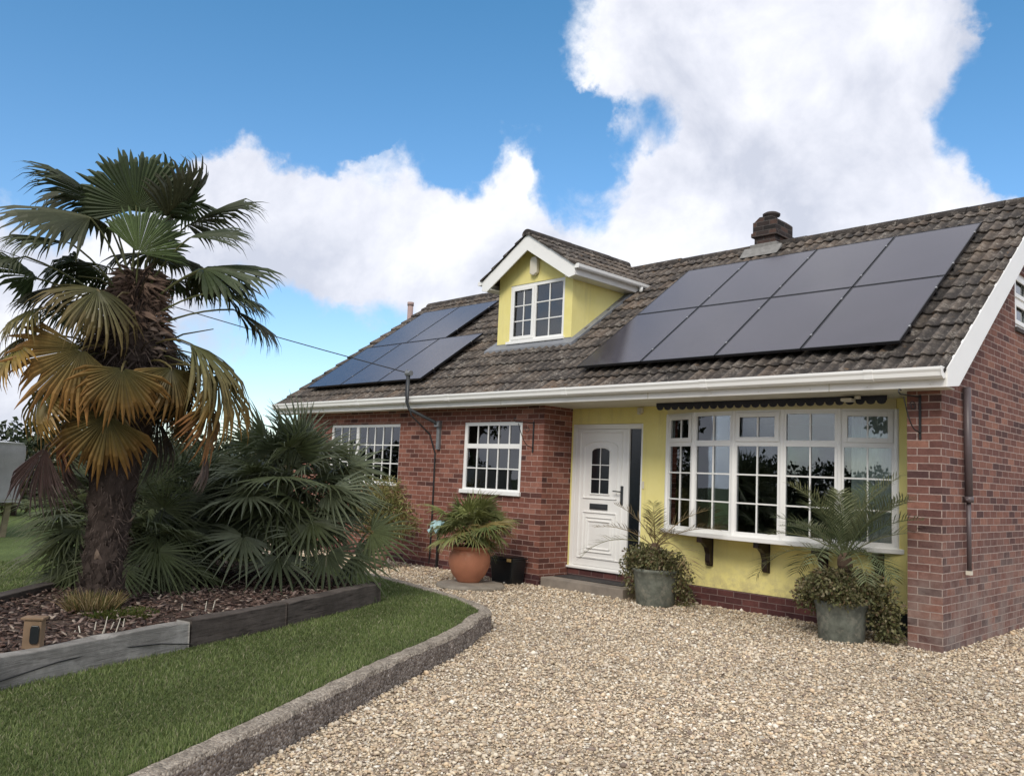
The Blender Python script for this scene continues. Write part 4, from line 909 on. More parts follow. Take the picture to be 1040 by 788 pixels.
for i, (hx, hy, hz, tx, ty, tz, k, wd_) in enumerate(PALM):
    hub, tip = Vector((hx, hy, hz)), Vector((tx, ty, tz)); d = tip-hub
    # crown emerging point: lower fronds start lower on the stem
    base = Vector((TC.x, TC.y, 0)); out = Vector((hx-TC.x, hy-TC.y, 0)); rad = out.length; out = out.normalized() if rad > .01 else Vector((1, 0, 0))
    zc = min(3.0, max(1.95 if k not in 'dr' else 1.75, hz*.62+.82)); base = Vector((TC.x, TC.y, zc))+out*.09
    # normal: up-and-out for raised leaves; outward for hanging ones; wd_ near 1 shows the face to the viewer side it hangs on
    Xn = d.normalized(); up = Vector((0, 0, 1))
    nn = up*(1-wd_)+out*wd_*.9+up*.15
    if k in 'yrd' : nn = out*1.0+up*.35
    if k == 'o': nn = up*1.0+out*.45
    if wd_ > .75 and k != 'o': nn = nn*.25+out*.2+to_cam*1.0
    g = MB(); Rl = d.length*(1.05 if k in 'gl' else .95)
    spread = R(205) if k in 'gl' else R(160) if k == 'o' else R(175)
    if k in 'dr': spread = R(75)
    if k == 'g' and wd_ < .4: spread = R(120)
    if k == 'l': spread = R(150)
    _t = random.Random(i*7+1).uniform(.72, 1.15); _g = random.Random(i*3+2).uniform(.85, 1.15); lc = tuple((c_[0]*_t, c_[1]*_t*_g, c_[2]*_t) for c_ in COLS[k])
    fan_mesh(g, hub, tip, nn, Rl, 38 if k in 'glo' else 28, spread, .76 if k in 'glo' else .70, .55 if k in 'dr' else .32, .12 if wd_ > .8 else .42 if k == 'o' else .25, lc, .22 if k in 'yord' else .14, .2 if k in 'gl' else .28, seed=i)
    mid = base.lerp(hub, .5)+Vector((0, 0, .10 if hz > 2.6 else .16)); o = len(g.v)
    pp = [base.lerp(mid, t)*(1-t)+mid.lerp(hub, t)*t for t in np.linspace(0, 1, 7)]; pp.append(hub+Xn*.03)
    g.cc = (.13, .14, .06) if k in 'gl' else (.17, .14, .06) if k in 'oy' else (.10, .07, .05)
    g.tube(pp, [.016, .011, .009, .008, .008, .008, .008, .004], 5)
    g.build('frond', 'leaf', palm, colattr=True)
# bare dry stalks left standing out of the trunk below the crown
g = MB(); _rs = random.Random(8)
for i in range(46):
    a = i*2.39996; z0 = _rs.uniform(1.95, 2.85); o_ = Vector((math.cos(a), math.sin(a), 0)); b_ = Vector((TC.x, TC.y, z0))+o_*.15; l_ = _rs.uniform(.25, .6); up_ = _rs.uniform(-.45, .5)
    g.cc = ((.16, .13, .07), (.09, .07, .05), (.12, .12, .05))[i % 3]; g.tube([b_, b_+o_*l_*.5+Vector((0, 0, up_*l_*.5+.04)), b_+o_*l_+Vector((0, 0, up_*l_))], [.010, .007, .004], 4)
tag(g.build('dry_stalks', 'leaf', palm, colattr=True), kind='stuff')
# trunk
def trunk(path, rad, parent, hair=900, seed=3):
    rd = random.Random(seed); g = MB(); seg = 26; V = []; C = []
    pts = [Vector(p) for p in path]; n = 46
    def at(t):
        t = t*(len(pts)-1); i = min(int(t), len(pts)-2); f = t-i; return pts[i].lerp(pts[i+1], f), rad[i]*(1-f)+rad[i+1]*f
    for j in range(n):
        p, r = at(j/(n-1))
        for k in range(seg):
            a = 2*PI*k/seg; q = r*(1+.07*math.sin(5*a+j*1.9)+rd.uniform(-.07, .07)); V.append(p+Vector((math.cos(a)*q, math.sin(a)*q, rd.uniform(-.01, .01))))
            t = rd.uniform(.6, 1.3); C.append((.05*t, .038*t, .033*t))
    F = [(j*seg+k, j*seg+(k+1) % seg, (j+1)*seg+(k+1) % seg, (j+1)*seg+k) for j in range(n-1) for k in range(seg)]+[tuple((n-1)*seg+k for k in range(seg))]
    g.add(V, F); g.c = C
    # leaf bases: pointed woody scales spiralling up
    for j in range(190):
        t = j/190; p, r = at(t); a = j*2.39996; o = Vector((math.cos(a), math.sin(a), 0)); s = Vector((-math.sin(a), math.cos(a), 0)); w = .035+.015*rd.random(); h = rd.uniform(.07, .15)*(1.3 if t > .6 else 1); b = p+o*r*.9
        tt = rd.uniform(.5, 1.5); g.cc = (.062*tt, .048*tt, .042*tt) if rd.random() > .1 or t > .5 else (.24, .18, .14)
        if t > .22: w *= .5; h *= .7
        g.add([b-s*w, b+s*w, b+o*.045+s*w*.5+Vector((0, 0, h*.6)), b+o*.06+Vector((0, 0, h)), b+o*.045-s*w*.5+Vector((0, 0, h*.6)), b+o*.035+Vector((0, 0, h*.3))], [(0, 1, 5), (1, 2, 5), (2, 3, 5), (3, 4, 5), (4, 0, 5), (1, 0, 4, 3, 2)])
    for j in range(hair):
        t = rd.random()**.8; p, r = at(t); a = rd.uniform(0, 2*PI); o = Vector((math.cos(a), math.sin(a), 0)); s = Vector((-math.sin(a), math.cos(a), 0)); l = rd.uniform(.04, .14)*(1.6 if t > .65 else .6); w = rd.uniform(.0012, .003)
        dd = (o*rd.uniform(.3, .9)+s*rd.uniform(-.6, .6)+Vector((0, 0, rd.uniform(-1.1, .5)))).normalized(); b = p+o*r*.95; tt = rd.uniform(.5, 1.5); g.cc = (.095*tt, .074*tt, .064*tt) if t < .8 else (.13*tt, .09*tt, .07*tt)
        g.add([b-s*w, b+s*w, b+dd*l*.6+s*w*.6-Vector((0, 0, .01)), b+dd*l-Vector((0, 0, .03*l/.1))], [(0, 1, 2, 3)])
    return g.build('trunk', 'fibre', parent, colattr=True)
trunk([(-4.265, -6.21, .25), (-4.26, -6.20, .5), (-4.255, -6.19, .9), (-4.25, -6.18, 1.4), (-4.25, -6.16, 1.9), (-4.245, -6.15, 2.35), (-4.245, -6.14, 2.7), (-4.24, -6.13, 3.05)], [.20, .14, .15, .19, .24, .265, .16, .06], palm, hair=5200)
# dry straw tuft at its foot
def tuft(name, c, n, h, spread, pal, label, cat, lean=.6, w=.004, mat='grassblade', seed=1):
    rd = random.Random(seed); g = MB()
    for i in range(n):
        a = rd.uniform(0, 2*PI); r = spread*math.sqrt(rd.random()); b = Vector((c[0]+r*math.cos(a), c[1]+r*math.sin(a), c[2])); l = h*rd.uniform(.5, 1.15); d = Vector((math.cos(a)*lean*rd.random()*2*r/spread+rd.uniform(-.2, .2), math.sin(a)*lean*rd.random()*2*r/spread+rd.uniform(-.2, .2), 1)).normalized(); s = Vector((-d.y, d.x, 0)); s = s.normalized() if s.length > .01 else Vector((1, 0, 0)); s.rotate(Matrix.Rotation(rd.uniform(0, 3), 3, 'Z'))
        cc = pal[rd.randrange(len(pal))]; t = rd.uniform(.7, 1.2); g.cc = tuple(x*t for x in cc); m_ = b+d*l*.55; e = b+d*l+Vector((d.x, d.y, -.5))*l*.15
        g.add([b-s*w, b+s*w, m_+s*w*.8, m_-s*w*.8, e+s*w*.15, e-s*w*.15], [(0, 1, 2, 3), (3, 2, 4, 5)])
    o = g.build(name, mat, colattr=True); return tag(o, label, cat)
tuft('dry_grass', (-4.05, -6.32, BZ), 900, .17, .17, [(.30, .22, .10), (.40, .32, .18), (.17, .12, .06), (.12, .13, .04)], 'straw coloured dry growth round the foot of the tall palm', 'plant')
tuft('moss_patch', (-3.75, -6.22, BZ), 1500, .045, .26, [(.05, .075, .015), (.08, .10, .02), (.11, .10, .03)], 'mossy green patch in the bark just in front of the tall palm', 'moss', w=.006)
def stubs(pts, label):
    t = thing('cut_stems', (*pts[0][:2], BZ), label, 'plant stubs')
    for x, y, h, lx in pts:
        g = MB(); g.cc = (.5, .42, .3); g.tube([(x, y, BZ-.01), (x+lx*.5, y+lx*.3, BZ+h*.35), (x+lx, y+lx*.5, BZ+h*.7)], [.005, .004, .003], 5); g.build('stem', 'white', t)
stubs([(-3.13, -6.62, .12, .01), (-3.10, -6.57, .17, .02), (-3.16, -6.51, .10, .03), (-3.08, -6.50, .15, .03), (-3.12, -6.44, .13, .01), (-3.2, -6.68, .07, -.02), (-3.15, -6.74, .05, .01), (-3.05, -6.6, .08, .02)], 'cluster of pale cut stems in the bark in front of the tall palm')
stubs([(-3.62, -5.62, .12, .01), (-3.6, -5.57, .13, .02), (-3.75, -5.75, .08, 0)], 'few pale cut stems in the bark right of the tall palm')
po = thing('timber_post', (-2.72, -7.08, BZ), 'short tan timber post with a black plate behind the silvery sleeper', 'post')
Tp = Matrix.Translation((-2.74, -7.10, BZ-.08)) @ Matrix.Rotation(R(52), 4, 'Z') @ Matrix.Diagonal((.68, .62, .82, 1))
g = MB(Tp); g.box(-.075, .075, -.055, .055, 0, .335); g.build('post', 'postwood', po, bevel=.006)
g = MB(Tp); g.box(-.10, .09, -.07, .07, .336, .355); g.build('cap', 'postwood', po, bevel=.004)
g = MB(Tp); g.prism([(.0, .17), (.055, .17), (.066, .19), (.066, .28), (.055, .30), (.0, .30), (-.01, .28), (-.01, .19)], 1, -.075, -.056); g.build('black_plate', 'plastic_black', po, bevel=.004)

def bushy_palm(name, c, n, height, width, label, Rl, nseg, seed, cols, group=None, petl=.35, zmin=.15, spread=220, cat='palm', stems=5, bias=None, ybias=1.0, nsplit=.3, dr_=.28, heads=None, shell=None, extra=()):
    """Mediterranean fan palm: many short trunks, fans on petioles over a domed volume"""
    t = thing(name, c, label, cat, group); rd = random.Random(seed); C_ = Vector(c)
    given = heads; heads = [Vector(h) for h in given] if given else []
    for k in range(0 if given else stems):
        a = 2*PI*k/stems+rd.random(); rr = width*.28*rd.random()**.5 if stems > 1 else 0; heads.append(C_+Vector((math.cos(a)*rr, math.sin(a)*rr*ybias, height*rd.uniform(.25, .62) if stems > 1 else height*.2)))
    g = MB()
    for h in heads:
        g.cc = (.05, .035, .028); g.tube([C_+(h-C_)*.0+Vector((0, 0, -.05)), C_.lerp(h, .5)+Vector((0, 0, -.05)), h], [.035*width, .03*width, .02*width] if stems > 1 else [.05, .05, .04], 8)
    g.build('stem', 'fibre', t, colattr=True)
    for i in range(n):
        h = heads[i % len(heads)]; a = rd.uniform(0, 2*PI); el = math.asin(rd.uniform(-.55 if h.z-c[2] > height*.3 else .0, .97)); d = Vector((math.cos(a)*math.cos(el), math.sin(a)*math.cos(el)*ybias, math.sin(el)))
        pl_ = petl*rd.uniform(.7, 1.25); hub = h+d*pl_; 
        if shell:
            sc, rx, rz = shell; q = (i+.5)/n; el = math.asin(-.55+1.55*q); a = i*2.39996+rd.uniform(-.2, .2); d = Vector((math.cos(a)*math.cos(el), math.sin(a)*math.cos(el), math.sin(el)))
            k_ = rd.uniform(.55, 1.05); hub = Vector(sc)+Vector((d.x*rx, d.y*rx, d.z*rz))*k_; h = Vector(sc)+Vector((d.x*rx*.12, d.y*rx*.12, d.z*rz*.3-.1))
        hub.z = max(hub.z, c[2]+zmin); dd = (d+Vector((0, 0, -dr_-.2*rd.random()))).normalized() if el < 1.0 else (d+Vector((rd.uniform(-.2, .2), rd.uniform(-.2, .2), 0))).normalized()
        Rr = Rl*rd.uniform(.8, 1.15); tip = hub+dd*Rr
        if tip.z < c[2]+.03: dd.z += (c[2]+.03-tip.z)/Rr; dd.normalize(); tip = hub+dd*Rr
        nn = Vector((0, 0, 1))*.6+d*.9+Vector((rd.uniform(-.45, .45), rd.uniform(-.45, .45), rd.uniform(-.2, .2))); g = MB(); ck = cols[rd.randrange(len(cols))]
        if ck == 'o' and el > .5: ck = cols[0]
        if i < len(extra):
            hub = Vector(extra[i][:3]); dd = (Vector(extra[i][3:])-hub).normalized(); Rr = Rl; nn = Vector((.7, -.5, .6)); h = Vector(shell[0])-Vector((0, 0, .3)); tip = hub+dd*Rr
        t_ = rd.uniform(.75, 1.3); cc = tuple(tuple(x*t_ for x in q) for q in PC[ck])
        fan_mesh(g, hub, tip, nn, Rr, nseg, R(spread*rd.uniform(.8, 1.1)), nsplit, .35, .16, cc, .12, .18, seed=seed*100+i)
        o = len(g.v); mid = h.lerp(hub, .5)+Vector((0, 0, .04)); g.cc = PC[ck][0]; g.tube([h, mid, hub], .006, 4)
        g.build('frond', 'leaf', t, colattr=True)
    return t
PC = {'c': ((.105, .125, .052), (.088, .108, .048), (.125, .145, .072)), 'b': ((.075, .092, .046), (.065, .083, .042), (.092, .112, .06)), 'p': ((.17, .19, .11), (.145, .17, .10), (.19, .21, .14)),
      'n': ((.20, .215, .075), (.18, .20, .065), (.24, .25, .10)), 'o': ((.19, .17, .06), (.24, .19, .07), (.34, .25, .10)), 'm': ((.13, .165, .055), (.115, .15, .05), (.19, .21, .08))}
bushy_palm('fan_palm', (-5.25, -4.1, BZ-.05), 98, 1.75, 2.1, 'big bushy blue green fan palm filling the right end of the raised bed', .56, 19, 5, ['c', 'b', 'p', 'c', 'c'], dr_=.22, petl=.33, zmin=.06, stems=9, nsplit=.32, extra=[(-4.30, -4.10, .66, -3.85, -4.15, .22), (-4.35, -3.75, .62, -3.9, -3.45, .45), (-4.5, -4.5, .62, -4.15, -4.75, .38), (-4.35, -3.55, .85, -3.95, -3.1, .8), (-4.45, -4.2, .95, -4.0, -4.3, .75), (-4.75, -4.75, .8, -4.5, -5.15, .55), (-4.55, -3.95, 1.25, -4.15, -3.85, 1.15), (-4.9, -4.6, 1.25, -4.65, -5.0, 1.15), (-4.75, -3.6, 1.5, -4.5, -3.2, 1.6), (-4.85, -4.2, 1.65, -4.6, -4.35, 1.9)], shell=((-5.15, -4.12, 1.06), .64, .80), heads=[(-5.1, -4.05, 1.2), (-5.0, -3.9, 1.0), (-5.15, -4.15, .8)])
bushy_palm('fan_palm', (-5.5, -5.55, BZ-.05), 74, 1.15, 1.9, 'dark bushy fan palm directly behind the trunk of the tall palm', .55, 22, 9, ['c', 'b', 'c'], petl=.45, zmin=.1, stems=5, nsplit=.26)
bushy_palm('fan_palm', (-5.85, -4.75, BZ-.05), 64, 1.0, 1.3, 'dark fan palm in the middle of the bed between the two other bushy fan palms', .54, 22, 19, ['b', 'c', 'b'], petl=.45, zmin=.06, stems=3, nsplit=.24, dr_=.25, shell=((-5.85, -4.75, .9), .55, .62))

def pot(name, prof, c, mat, label, wob=0, group=None, cat='plant pot'):
    t = thing(name, c, label, cat, group)
    g = MB(); g.lathe(prof, c, 36, wob=wob); g.build('pot', mat, t, smooth=True)
    g = MB(); top = prof[-1]; g.lathe([(top[0]*.6, top[1]-.03), (top[0]*.98, top[1]+.002), (top[0]*.5, top[1]+.004)], c, 24); g.build('soil', 'soil', t, smooth=True); return t
# terracotta pot
pot('terracotta_pot', [(.15, 0), (.16, .02), (.225, .10), (.27, .20), (.285, .28), (.275, .36), (.235, .415), (.232, .43), (.262, .44), (.27, .465), (.262, .48), (.22, .48), (.20, .46)], (-5.72, -.92, .05), 'terracotta', 'big round terracotta pot on a stone slab before the brick wall')
g = MB(); g.lathe([(.44, 0), (.46, .02), (.45, .05), (.43, .055)], (-5.58, -1.0, -.005), 26, wob=.03); tag(g.build('stone_slab', 'stone', bevel=.004), 'round stone slab under the terracotta pot', 'slab')
bushy_palm('potted_fan_palm', (-5.72, -.92, .50), 64, .50, .7, 'yellow green fan palm growing in the round terracotta pot', .34, 15, 21, ['n', 'm', 'n', 'o', 'n'], petl=.29, zmin=-.08, stems=5, nsplit=.34, spread=210, dr_=.10)
g = MB(); V = []; 
for i in range(7):
    for j in range(6): V.append((-6.15+.038*i+.02*math.sin(j*2), -1.22-.02*j, .83-.035*j*(.6+.4*math.sin(i*1.7))+.018*math.sin(i*2.1+j)))
g.add(V, [(i*6+j, (i+1)*6+j, (i+1)*6+j+1, i*6+j+1) for i in range(6) for j in range(5)]); o = g.build('rag', 'cloth', smooth=True); so = o.modifiers.new('s', 'SOLIDIFY'); so.thickness = .01; tag(o, 'pale blue cloth caught in the fan palm of the terracotta pot', 'cloth')
# recycling box
rb = thing('recycling_box', (-5.60, -.30, .0), 'black lidded plastic recycling box against the wall beside the terracotta pot', 'box')
Tb = Matrix.Translation((-5.66, -.24, .0)) @ Matrix.Rotation(R(6), 4, 'Z') @ Matrix.Diagonal((.74, .8, .93, 1))
g = MB(Tb)
bt = [(-.24, -.17), (.24, -.17), (.24, .17), (-.24, .17)]; tp = [(-.28, -.2), (.28, -.2), (.28, .2), (-.28, .2)]
g.add([(x, y, .0) for x, y in bt]+[(x, y, .36) for x, y in tp], [(3, 2, 1, 0), (4, 5, 6, 7)]+[(i, (i+1) % 4, 4+(i+1) % 4, 4+i) for i in range(4)]); g.build('body', 'plastic_black', rb, bevel=.02)
g = MB(Tb); g.box(-.295, .295, -.215, .215, .361, .385); g.box(-.25, .25, -.17, .17, .386, .40); g.build('lid', 'plastic_black', rb, bevel=.008)
g = MB(Tb); g.box(.16, .26, -.226, -.216, .34, .385); g.build('yellow_tag', 'tag', rb)
g = MB(); g.tube([(-7.0, -.07, .12), (-6.6, -.08, .16), (-6.15, -.1, .22)], .02, 6); g.box(-7.46, -7.43, -.06, -.03, 0, .55); tag(g.build('low_pipe', 'iron'), 'dark low pipe along the wall behind the terracotta pot', 'pipe')

# bushes of small leaves
def leafcloud(name, blobs, n, size, pal, p, parent=None, asp=.5, seed=0, hang=0):
    rg = np.random.default_rng(seed); B = np.array(blobs, float); vol = B[:, 3]*B[:, 4]*B[:, 5]; idx = rg.choice(len(B), n, p=vol/vol.sum())
    d = rg.normal(size=(n, 3)); d /= np.linalg.norm(d, axis=1)[:, None]; rad = rg.random(n)**.38; rad *= 1+.18*np.sin(d[:, 0]*7+idx)*np.sin(d[:, 2]*6+1)
    P = B[idx, :3]+d*rad[:, None]*B[idx, 3:6]
    s = size*rg.uniform(.6, 1.3, n); a = rg.normal(size=(n, 3)); a[:, 2] -= hang; a = d*.6+a*.8; a /= np.linalg.norm(a, axis=1)[:, None]; b = np.cross(a, rg.normal(size=(n, 3))); b /= np.linalg.norm(b, axis=1)[:, None]
    c = np.cross(a, b)
    V = np.stack([P, P+a*s[:, None]*.5+b*s[:, None]*asp*.5+c*s[:, None]*.06, P+a*s[:, None], P+a*s[:, None]*.5-b*s[:, None]*asp*.5+c*s[:, None]*.06], 1).reshape(-1, 3)
    F = np.arange(n*4).reshape(-1, 4); pal = np.array(pal); C = pal[rg.choice(len(pal), n, p=p)]*rg.uniform(.7, 1.25, (n, 1))
    return npmesh(name, V, F, 'foliage', np.repeat(C, 4, 0), parent)
def date_palm(name, c, n, ln, label, pal, seed, lift=(.2, 1.25), dens=26, thin=1.0, dirs=None):
    t = thing(name, c, label, 'palm'); rd = random.Random(seed); C_ = Vector(c)
    g = MB(); g.cc = (.10, .07, .05); g.lathe([(.05, -.02), (.075, .04), (.07, .11), (.035, .17)], c, 12, wob=.1); g.build('stem', 'fibre', t, colattr=True)
    for i in range(n):
        a = 2*PI*i/n*1.0+rd.uniform(-.3, .3) if not dirs else dirs[i][0]; el = rd.uniform(*lift) if not dirs else dirs[i][1]; l = ln*rd.uniform(.8, 1.12)*(1 if not dirs else dirs[i][2]); g = MB()
        h = Vector((math.cos(a), math.sin(a), 0)); sd = Vector((-math.sin(a), math.cos(a), 0)); pts = []; K = 12; p = C_+Vector((0, 0, .1)); e = el
        for k in range(K+1): pts.append(p.copy()); p = p+(h*math.cos(e)+Vector((0, 0, math.sin(e))))*l/K; e -= rd.uniform(.07, .13)*(1.2 if el < .7 else .8)
        bc = pal[rd.randrange(len(pal))]; g.cc = tuple(x*1.3 for x in bc); g.tube(pts, [.008-.0065*k/K for k in range(K+1)], 5)
        for k in range(dens):
            s = .18+.82*k/dens; f = s*K; q = min(int(f), K-1); b = pts[q].lerp(pts[q+1], f-q); tg = (pts[q+1]-pts[q]).normalized(); upn = sd.cross(tg).normalized()*-1
            if upn.z < 0: upn = -upn
            ll = l*.30*math.sin(PI*(.12+.80*s))**.7*rd.uniform(.85, 1.1)
            for sg in (1, -1):
                if rd.random() > thin: continue
                dd = (tg*.75+sd*sg*.8+upn*rd.uniform(.05, .5)).normalized(); w = .0058; ww = dd.cross(upn).normalized()*w; tt = rd.uniform(.75, 1.25); g.cc = tuple(x*tt for x in bc); e1 = b+dd*ll*.5; e2 = b+dd*ll-Vector((0, 0, ll*.12))
                g.add([b-ww*.4, b+ww*.4, e1+ww, e1-ww, e2+ww*.1, e2-ww*.1], [(0, 1, 2, 3), (3, 2, 4, 5)])
        g.build('frond', 'leaf', t, colattr=True)
    return t
BP_ = [(.17, .165, .07), (.24, .22, .12), (.11, .12, .05), (.30, .26, .16), (.16, .11, .06)]
def bush(c, rx, rz, label, n, seed, blobs, hang=.4):
    t = thing('trailing_shrub', c, label, 'shrub', 'trailing shrubs in the two grey green pots'); leafcloud('foliage', blobs, n, .042, BP_, [.3, .2, .3, .1, .1], t, .55, seed, hang)
    rd = random.Random(seed); g = MB(); g.cc = (.07, .05, .03)
    for i in range(26): a = rd.uniform(0, 6.28); e = rd.uniform(.1, 1.2); d = Vector((math.cos(a)*math.cos(e)*rx, math.sin(a)*math.cos(e)*rx, math.sin(e)*rz)); C_ = Vector(c); g.tube([C_, C_+d*.6+Vector((0, 0, .05)), C_+d*.95], .004, 4)
    g.build('twig', 'fibre', t, colattr=True)
P2 = (-3.32, .0, .0)
pot('plant_pot', [(.22, 0), (.23, .02), (.262, .30), (.28, .40), (.29, .41), (.285, .44), (.24, .44)], P2, 'greenpot', 'grey green tub of trailing shrub just right of the front door', .01, 'grey green tubs before the bow window')
bush((P2[0], P2[1], .46), .35, .25, 'small leaved bushy shrub spilling over the tub just right of the front door', 5200, 31, [(P2[0], P2[1], .52, .36, .33, .17), (P2[0]+.25, P2[1]+.12, .36, .18, .18, .22), (P2[0]-.27, P2[1]-.10, .42, .17, .16, .26), (P2[0]-.1, P2[1]-.1, .62, .2, .2, .12), (P2[0]-.30, P2[1]+.1, .15, .1, .1, .17), (P2[0]+.32, P2[1]+.18, .12, .12, .1, .14)])
date_palm('potted_date_palm', (P2[0]-.02, P2[1], .58), 9, 1.08, 'sparse half withered date palm in the tub just right of the front door', [(.17, .16, .06), (.24, .18, .09), (.20, .15, .08)], 12, dens=24, thin=.8, dirs=[(3.7, .45, 1.0), (4.2, .7, .8), (2.3, 1.35, .8), (5.2, 1.25, .75), (.7, 1.05, .95), (0.2, .75, .9), (-.5, .45, 1.05), (3.5, 1.2, .7), (5.6, .7, .8)])
P3 = (-.90, -.20, -.02)
pot('plant_pot', [(.205, 0), (.215, .02), (.24, .28), (.252, .36), (.262, .38), (.257, .41), (.22, .41)], P3, 'greenpot', 'larger grey green tub of trailing shrub beside the brick pier', .01, 'grey green tubs before the bow window')
bush((P3[0], P3[1], .5), .42, .27, 'small leaved bushy shrub spilling over the tub beside the brick pier', 8200, 33, [(P3[0], P3[1], .53, .42, .38, .19), (P3[0]-.30, P3[1]-.02, .40, .18, .2, .16), (P3[0]+.36, P3[1]+.14, .34, .17, .18, .28), (P3[0]+.42, P3[1]+.18, .14, .14, .12, .16), (P3[0]+.06, P3[1]-.18, .48, .22, .18, .16)])
date_palm('potted_date_palm', (P3[0]+.03, P3[1], .70), 25, .98, 'full green date palm rising from the tub beside the brick pier', [(.14, .165, .085), (.11, .14, .07), (.17, .185, .10), (.16, .165, .075)], 14, lift=(.35, 1.5), dens=28)
# far pot with bamboo-like bush
pot('plant_pot', [(.13, 0), (.14, .02), (.20, .2), (.215, .30), (.23, .32), (.225, .345), (.18, .345)], (-7.9, -.9, .03), 'pinkpot', 'pale pink clay pot by the wall behind the bushy fan palm')
bb = thing('bamboo_shrub', (-8.0, -.85, .4), 'feathery yellow green shrub in the pale pink pot against the brick wall', 'shrub')
leafcloud('foliage', [(-7.95, -.85, .85, .45, .42, .42), (-7.6, -.75, .75, .35, .3, .3), (-8.2, -.9, 1.1, .3, .3, .3), (-7.75, -.8, 1.15, .3, .25, .25)], 6500, .085, [(.22, .22, .07), (.30, .27, .10), (.13, .15, .05), (.36, .29, .13)], [.35, .2, .3, .15], bb, .16, 41, .5)
g = MB(); rd = random.Random(4); g.cc = (.2, .17, .07)
for i in range(40): a = rd.uniform(0, 6.28); r = rd.uniform(0, .5); g.tube([(-8.0, -.85, .4), (-8.0+math.cos(a)*r*.5, -.85+math.sin(a)*r*.5, .8), (-7.95+math.cos(a)*r, -.85+math.sin(a)*r, rd.uniform(.9, 1.35))], .004, 4)
g.build('stem', 'fibre', bb, colattr=True)

# garden swing under cover, far left
sw = thing('covered_garden_seat', (-12.8, -4.9, LZ), 'garden seat under a pale grey cover on timber legs at the far left', 'garden seat')
g = MB(); V = [(-14.2, -4.75, .78), (-12.15, -4.75, .80), (-12.02, -4.75, 1.60), (-12.35, -4.72, 1.70), (-14.2, -4.72, 1.72), (-14.2, -5.9, .78), (-12.2, -5.9, .80), (-12.1, -5.9, 1.58), (-12.4, -5.9, 1.69), (-14.2, -5.9, 1.72)]
def seatcov():
    g = MB(); VV = []; nx, nz = 14, 8
    for s in (0, 1):
        for i in range(nx+1):
            for j in range(nz+1):
                x = -14.3+2.2*i/nx; z = .74+.98*j/nz+(-.06*(i/nx) if j == nz else 0)+.02*math.sin(i*1.3)*(j == 0); x2 = x+(.10*(j/nz)); VV.append((x2, (-4.8 if s else -6.0)+.035*math.sin(i*1.1+j*.8)+(.06 if s else -.06)*(1-j/nz), z))
    q = (nx+1)*(nz+1); F = []
    for s in (0, 1):
        for i in range(nx):
            for j in range(nz): a = s*q+i*(nz+1)+j; F.append((a, a+nz+1, a+nz+2, a+1))
    for i in range(nx): a = i*(nz+1)+nz; F.append((a, a+nz+1, q+a+nz+1, q+a))
    for j in range(nz): a = nx*(nz+1)+j; F.append((a, a+1, q+a+1, q+a)); F.append((j, j+1, q+j+1, q+j))
    g.add(VV, F); return g
seatcov().build('cover', 'tarp', sw, smooth=True)
for x, y in ((-12.35, -4.85), (-12.6, -5.85), (-14.0, -4.85), (-14.0, -5.85)):
    g = MB(); g.prism([(x-.20, LZ-.02), (x-.10, LZ-.02), (x+.12, .9), (x+.04, .9)], 1, y-.04, y+.04); g.build('leg', 'greywood', sw, bevel=.005)
g = MB(); g.box(-14.1, -12.3, -5.0, -4.96, .55, .63); g.build('rail', 'greywood', sw)
# hedge and trees beyond the lawn, hedge and trees across the road (seen in the window glass)
def hedge(x0, x1, y0, y1, h, n, size, label, seed, pal):
    t = thing('hedge', ((x0+x1)/2, (y0+y1)/2, LZ), label, 'hedge'); k = max(4, int(max(x1-x0, y1-y0)/1.1)); rd = random.Random(seed)
    bl = []
    for i in range(k):
        f = (i+.5)/k; hh = h*rd.uniform(.82, 1.1); rx = (x1-x0)/k*.8 if x1-x0 > y1-y0 else (x1-x0)*.5; ry = (y1-y0)/k*.8 if y1-y0 > x1-x0 else (y1-y0)*.5
        bl.append((x0+(x1-x0)*(f if x1-x0 > y1-y0 else .5), y0+(y1-y0)*(f if y1-y0 >= x1-x0 else .5), LZ+hh*.5, rx, ry, hh*.55))
    leafcloud('foliage', bl, n, size, pal, [.4, .35, .25], t, .6, seed)
    g = MB(); g.cc = (.05, .04, .03)
    for b in bl: g.tube([(b[0], b[1], 0), (b[0], b[1], b[2])], .06, 6)
    g.build('trunk', 'fibre', t, colattr=True)
DG = [(.03, .045, .018), (.045, .06, .022), (.02, .03, .014)]
hedge(-23, -21, -14, 6, 2.2, 30000, .17, 'dark evergreen hedge at the far side of the lawn behind the palm', 51, DG)
hedge(-18.5, -17.2, -5, 4, 1.7, 9000, .13, 'lower dark shrubbery before the hedge at the far left', 52, [(.05, .05, .02), (.03, .04, .016), (.09, .07, .03)])
hedge(-24, 16, -25, -23, 2.5, 42000, .2, 'tall hedge across the road opposite the house', 53, DG)
def tree(x, y, h, r, label, seed):
    t = thing('tree', (x, y, 0), label, 'tree', 'trees opposite the house'); rd = random.Random(seed)
    g = MB(); g.cc = (.07, .055, .045); g.tube([(x, y, 0), (x+.1, y, h*.3), (x, y+.1, h*.7)], [.22, .17, .06], 8)
    bl = []
    for i in range(9): a = rd.uniform(0, 6.28); q = r*rd.uniform(.2, .7); z = h*rd.uniform(.45, .92); bl.append((x+math.cos(a)*q, y+math.sin(a)*q, z, r*.42, r*.42, r*.36)); g.tube([(x, y, h*.35), (bl[-1][0], bl[-1][1], z)], [.08, .03], 5)
    g.build('trunk', 'fibre', t, colattr=True); leafcloud('crown', bl, 7000, .26, DG, [.4, .35, .25], t, .6, seed)
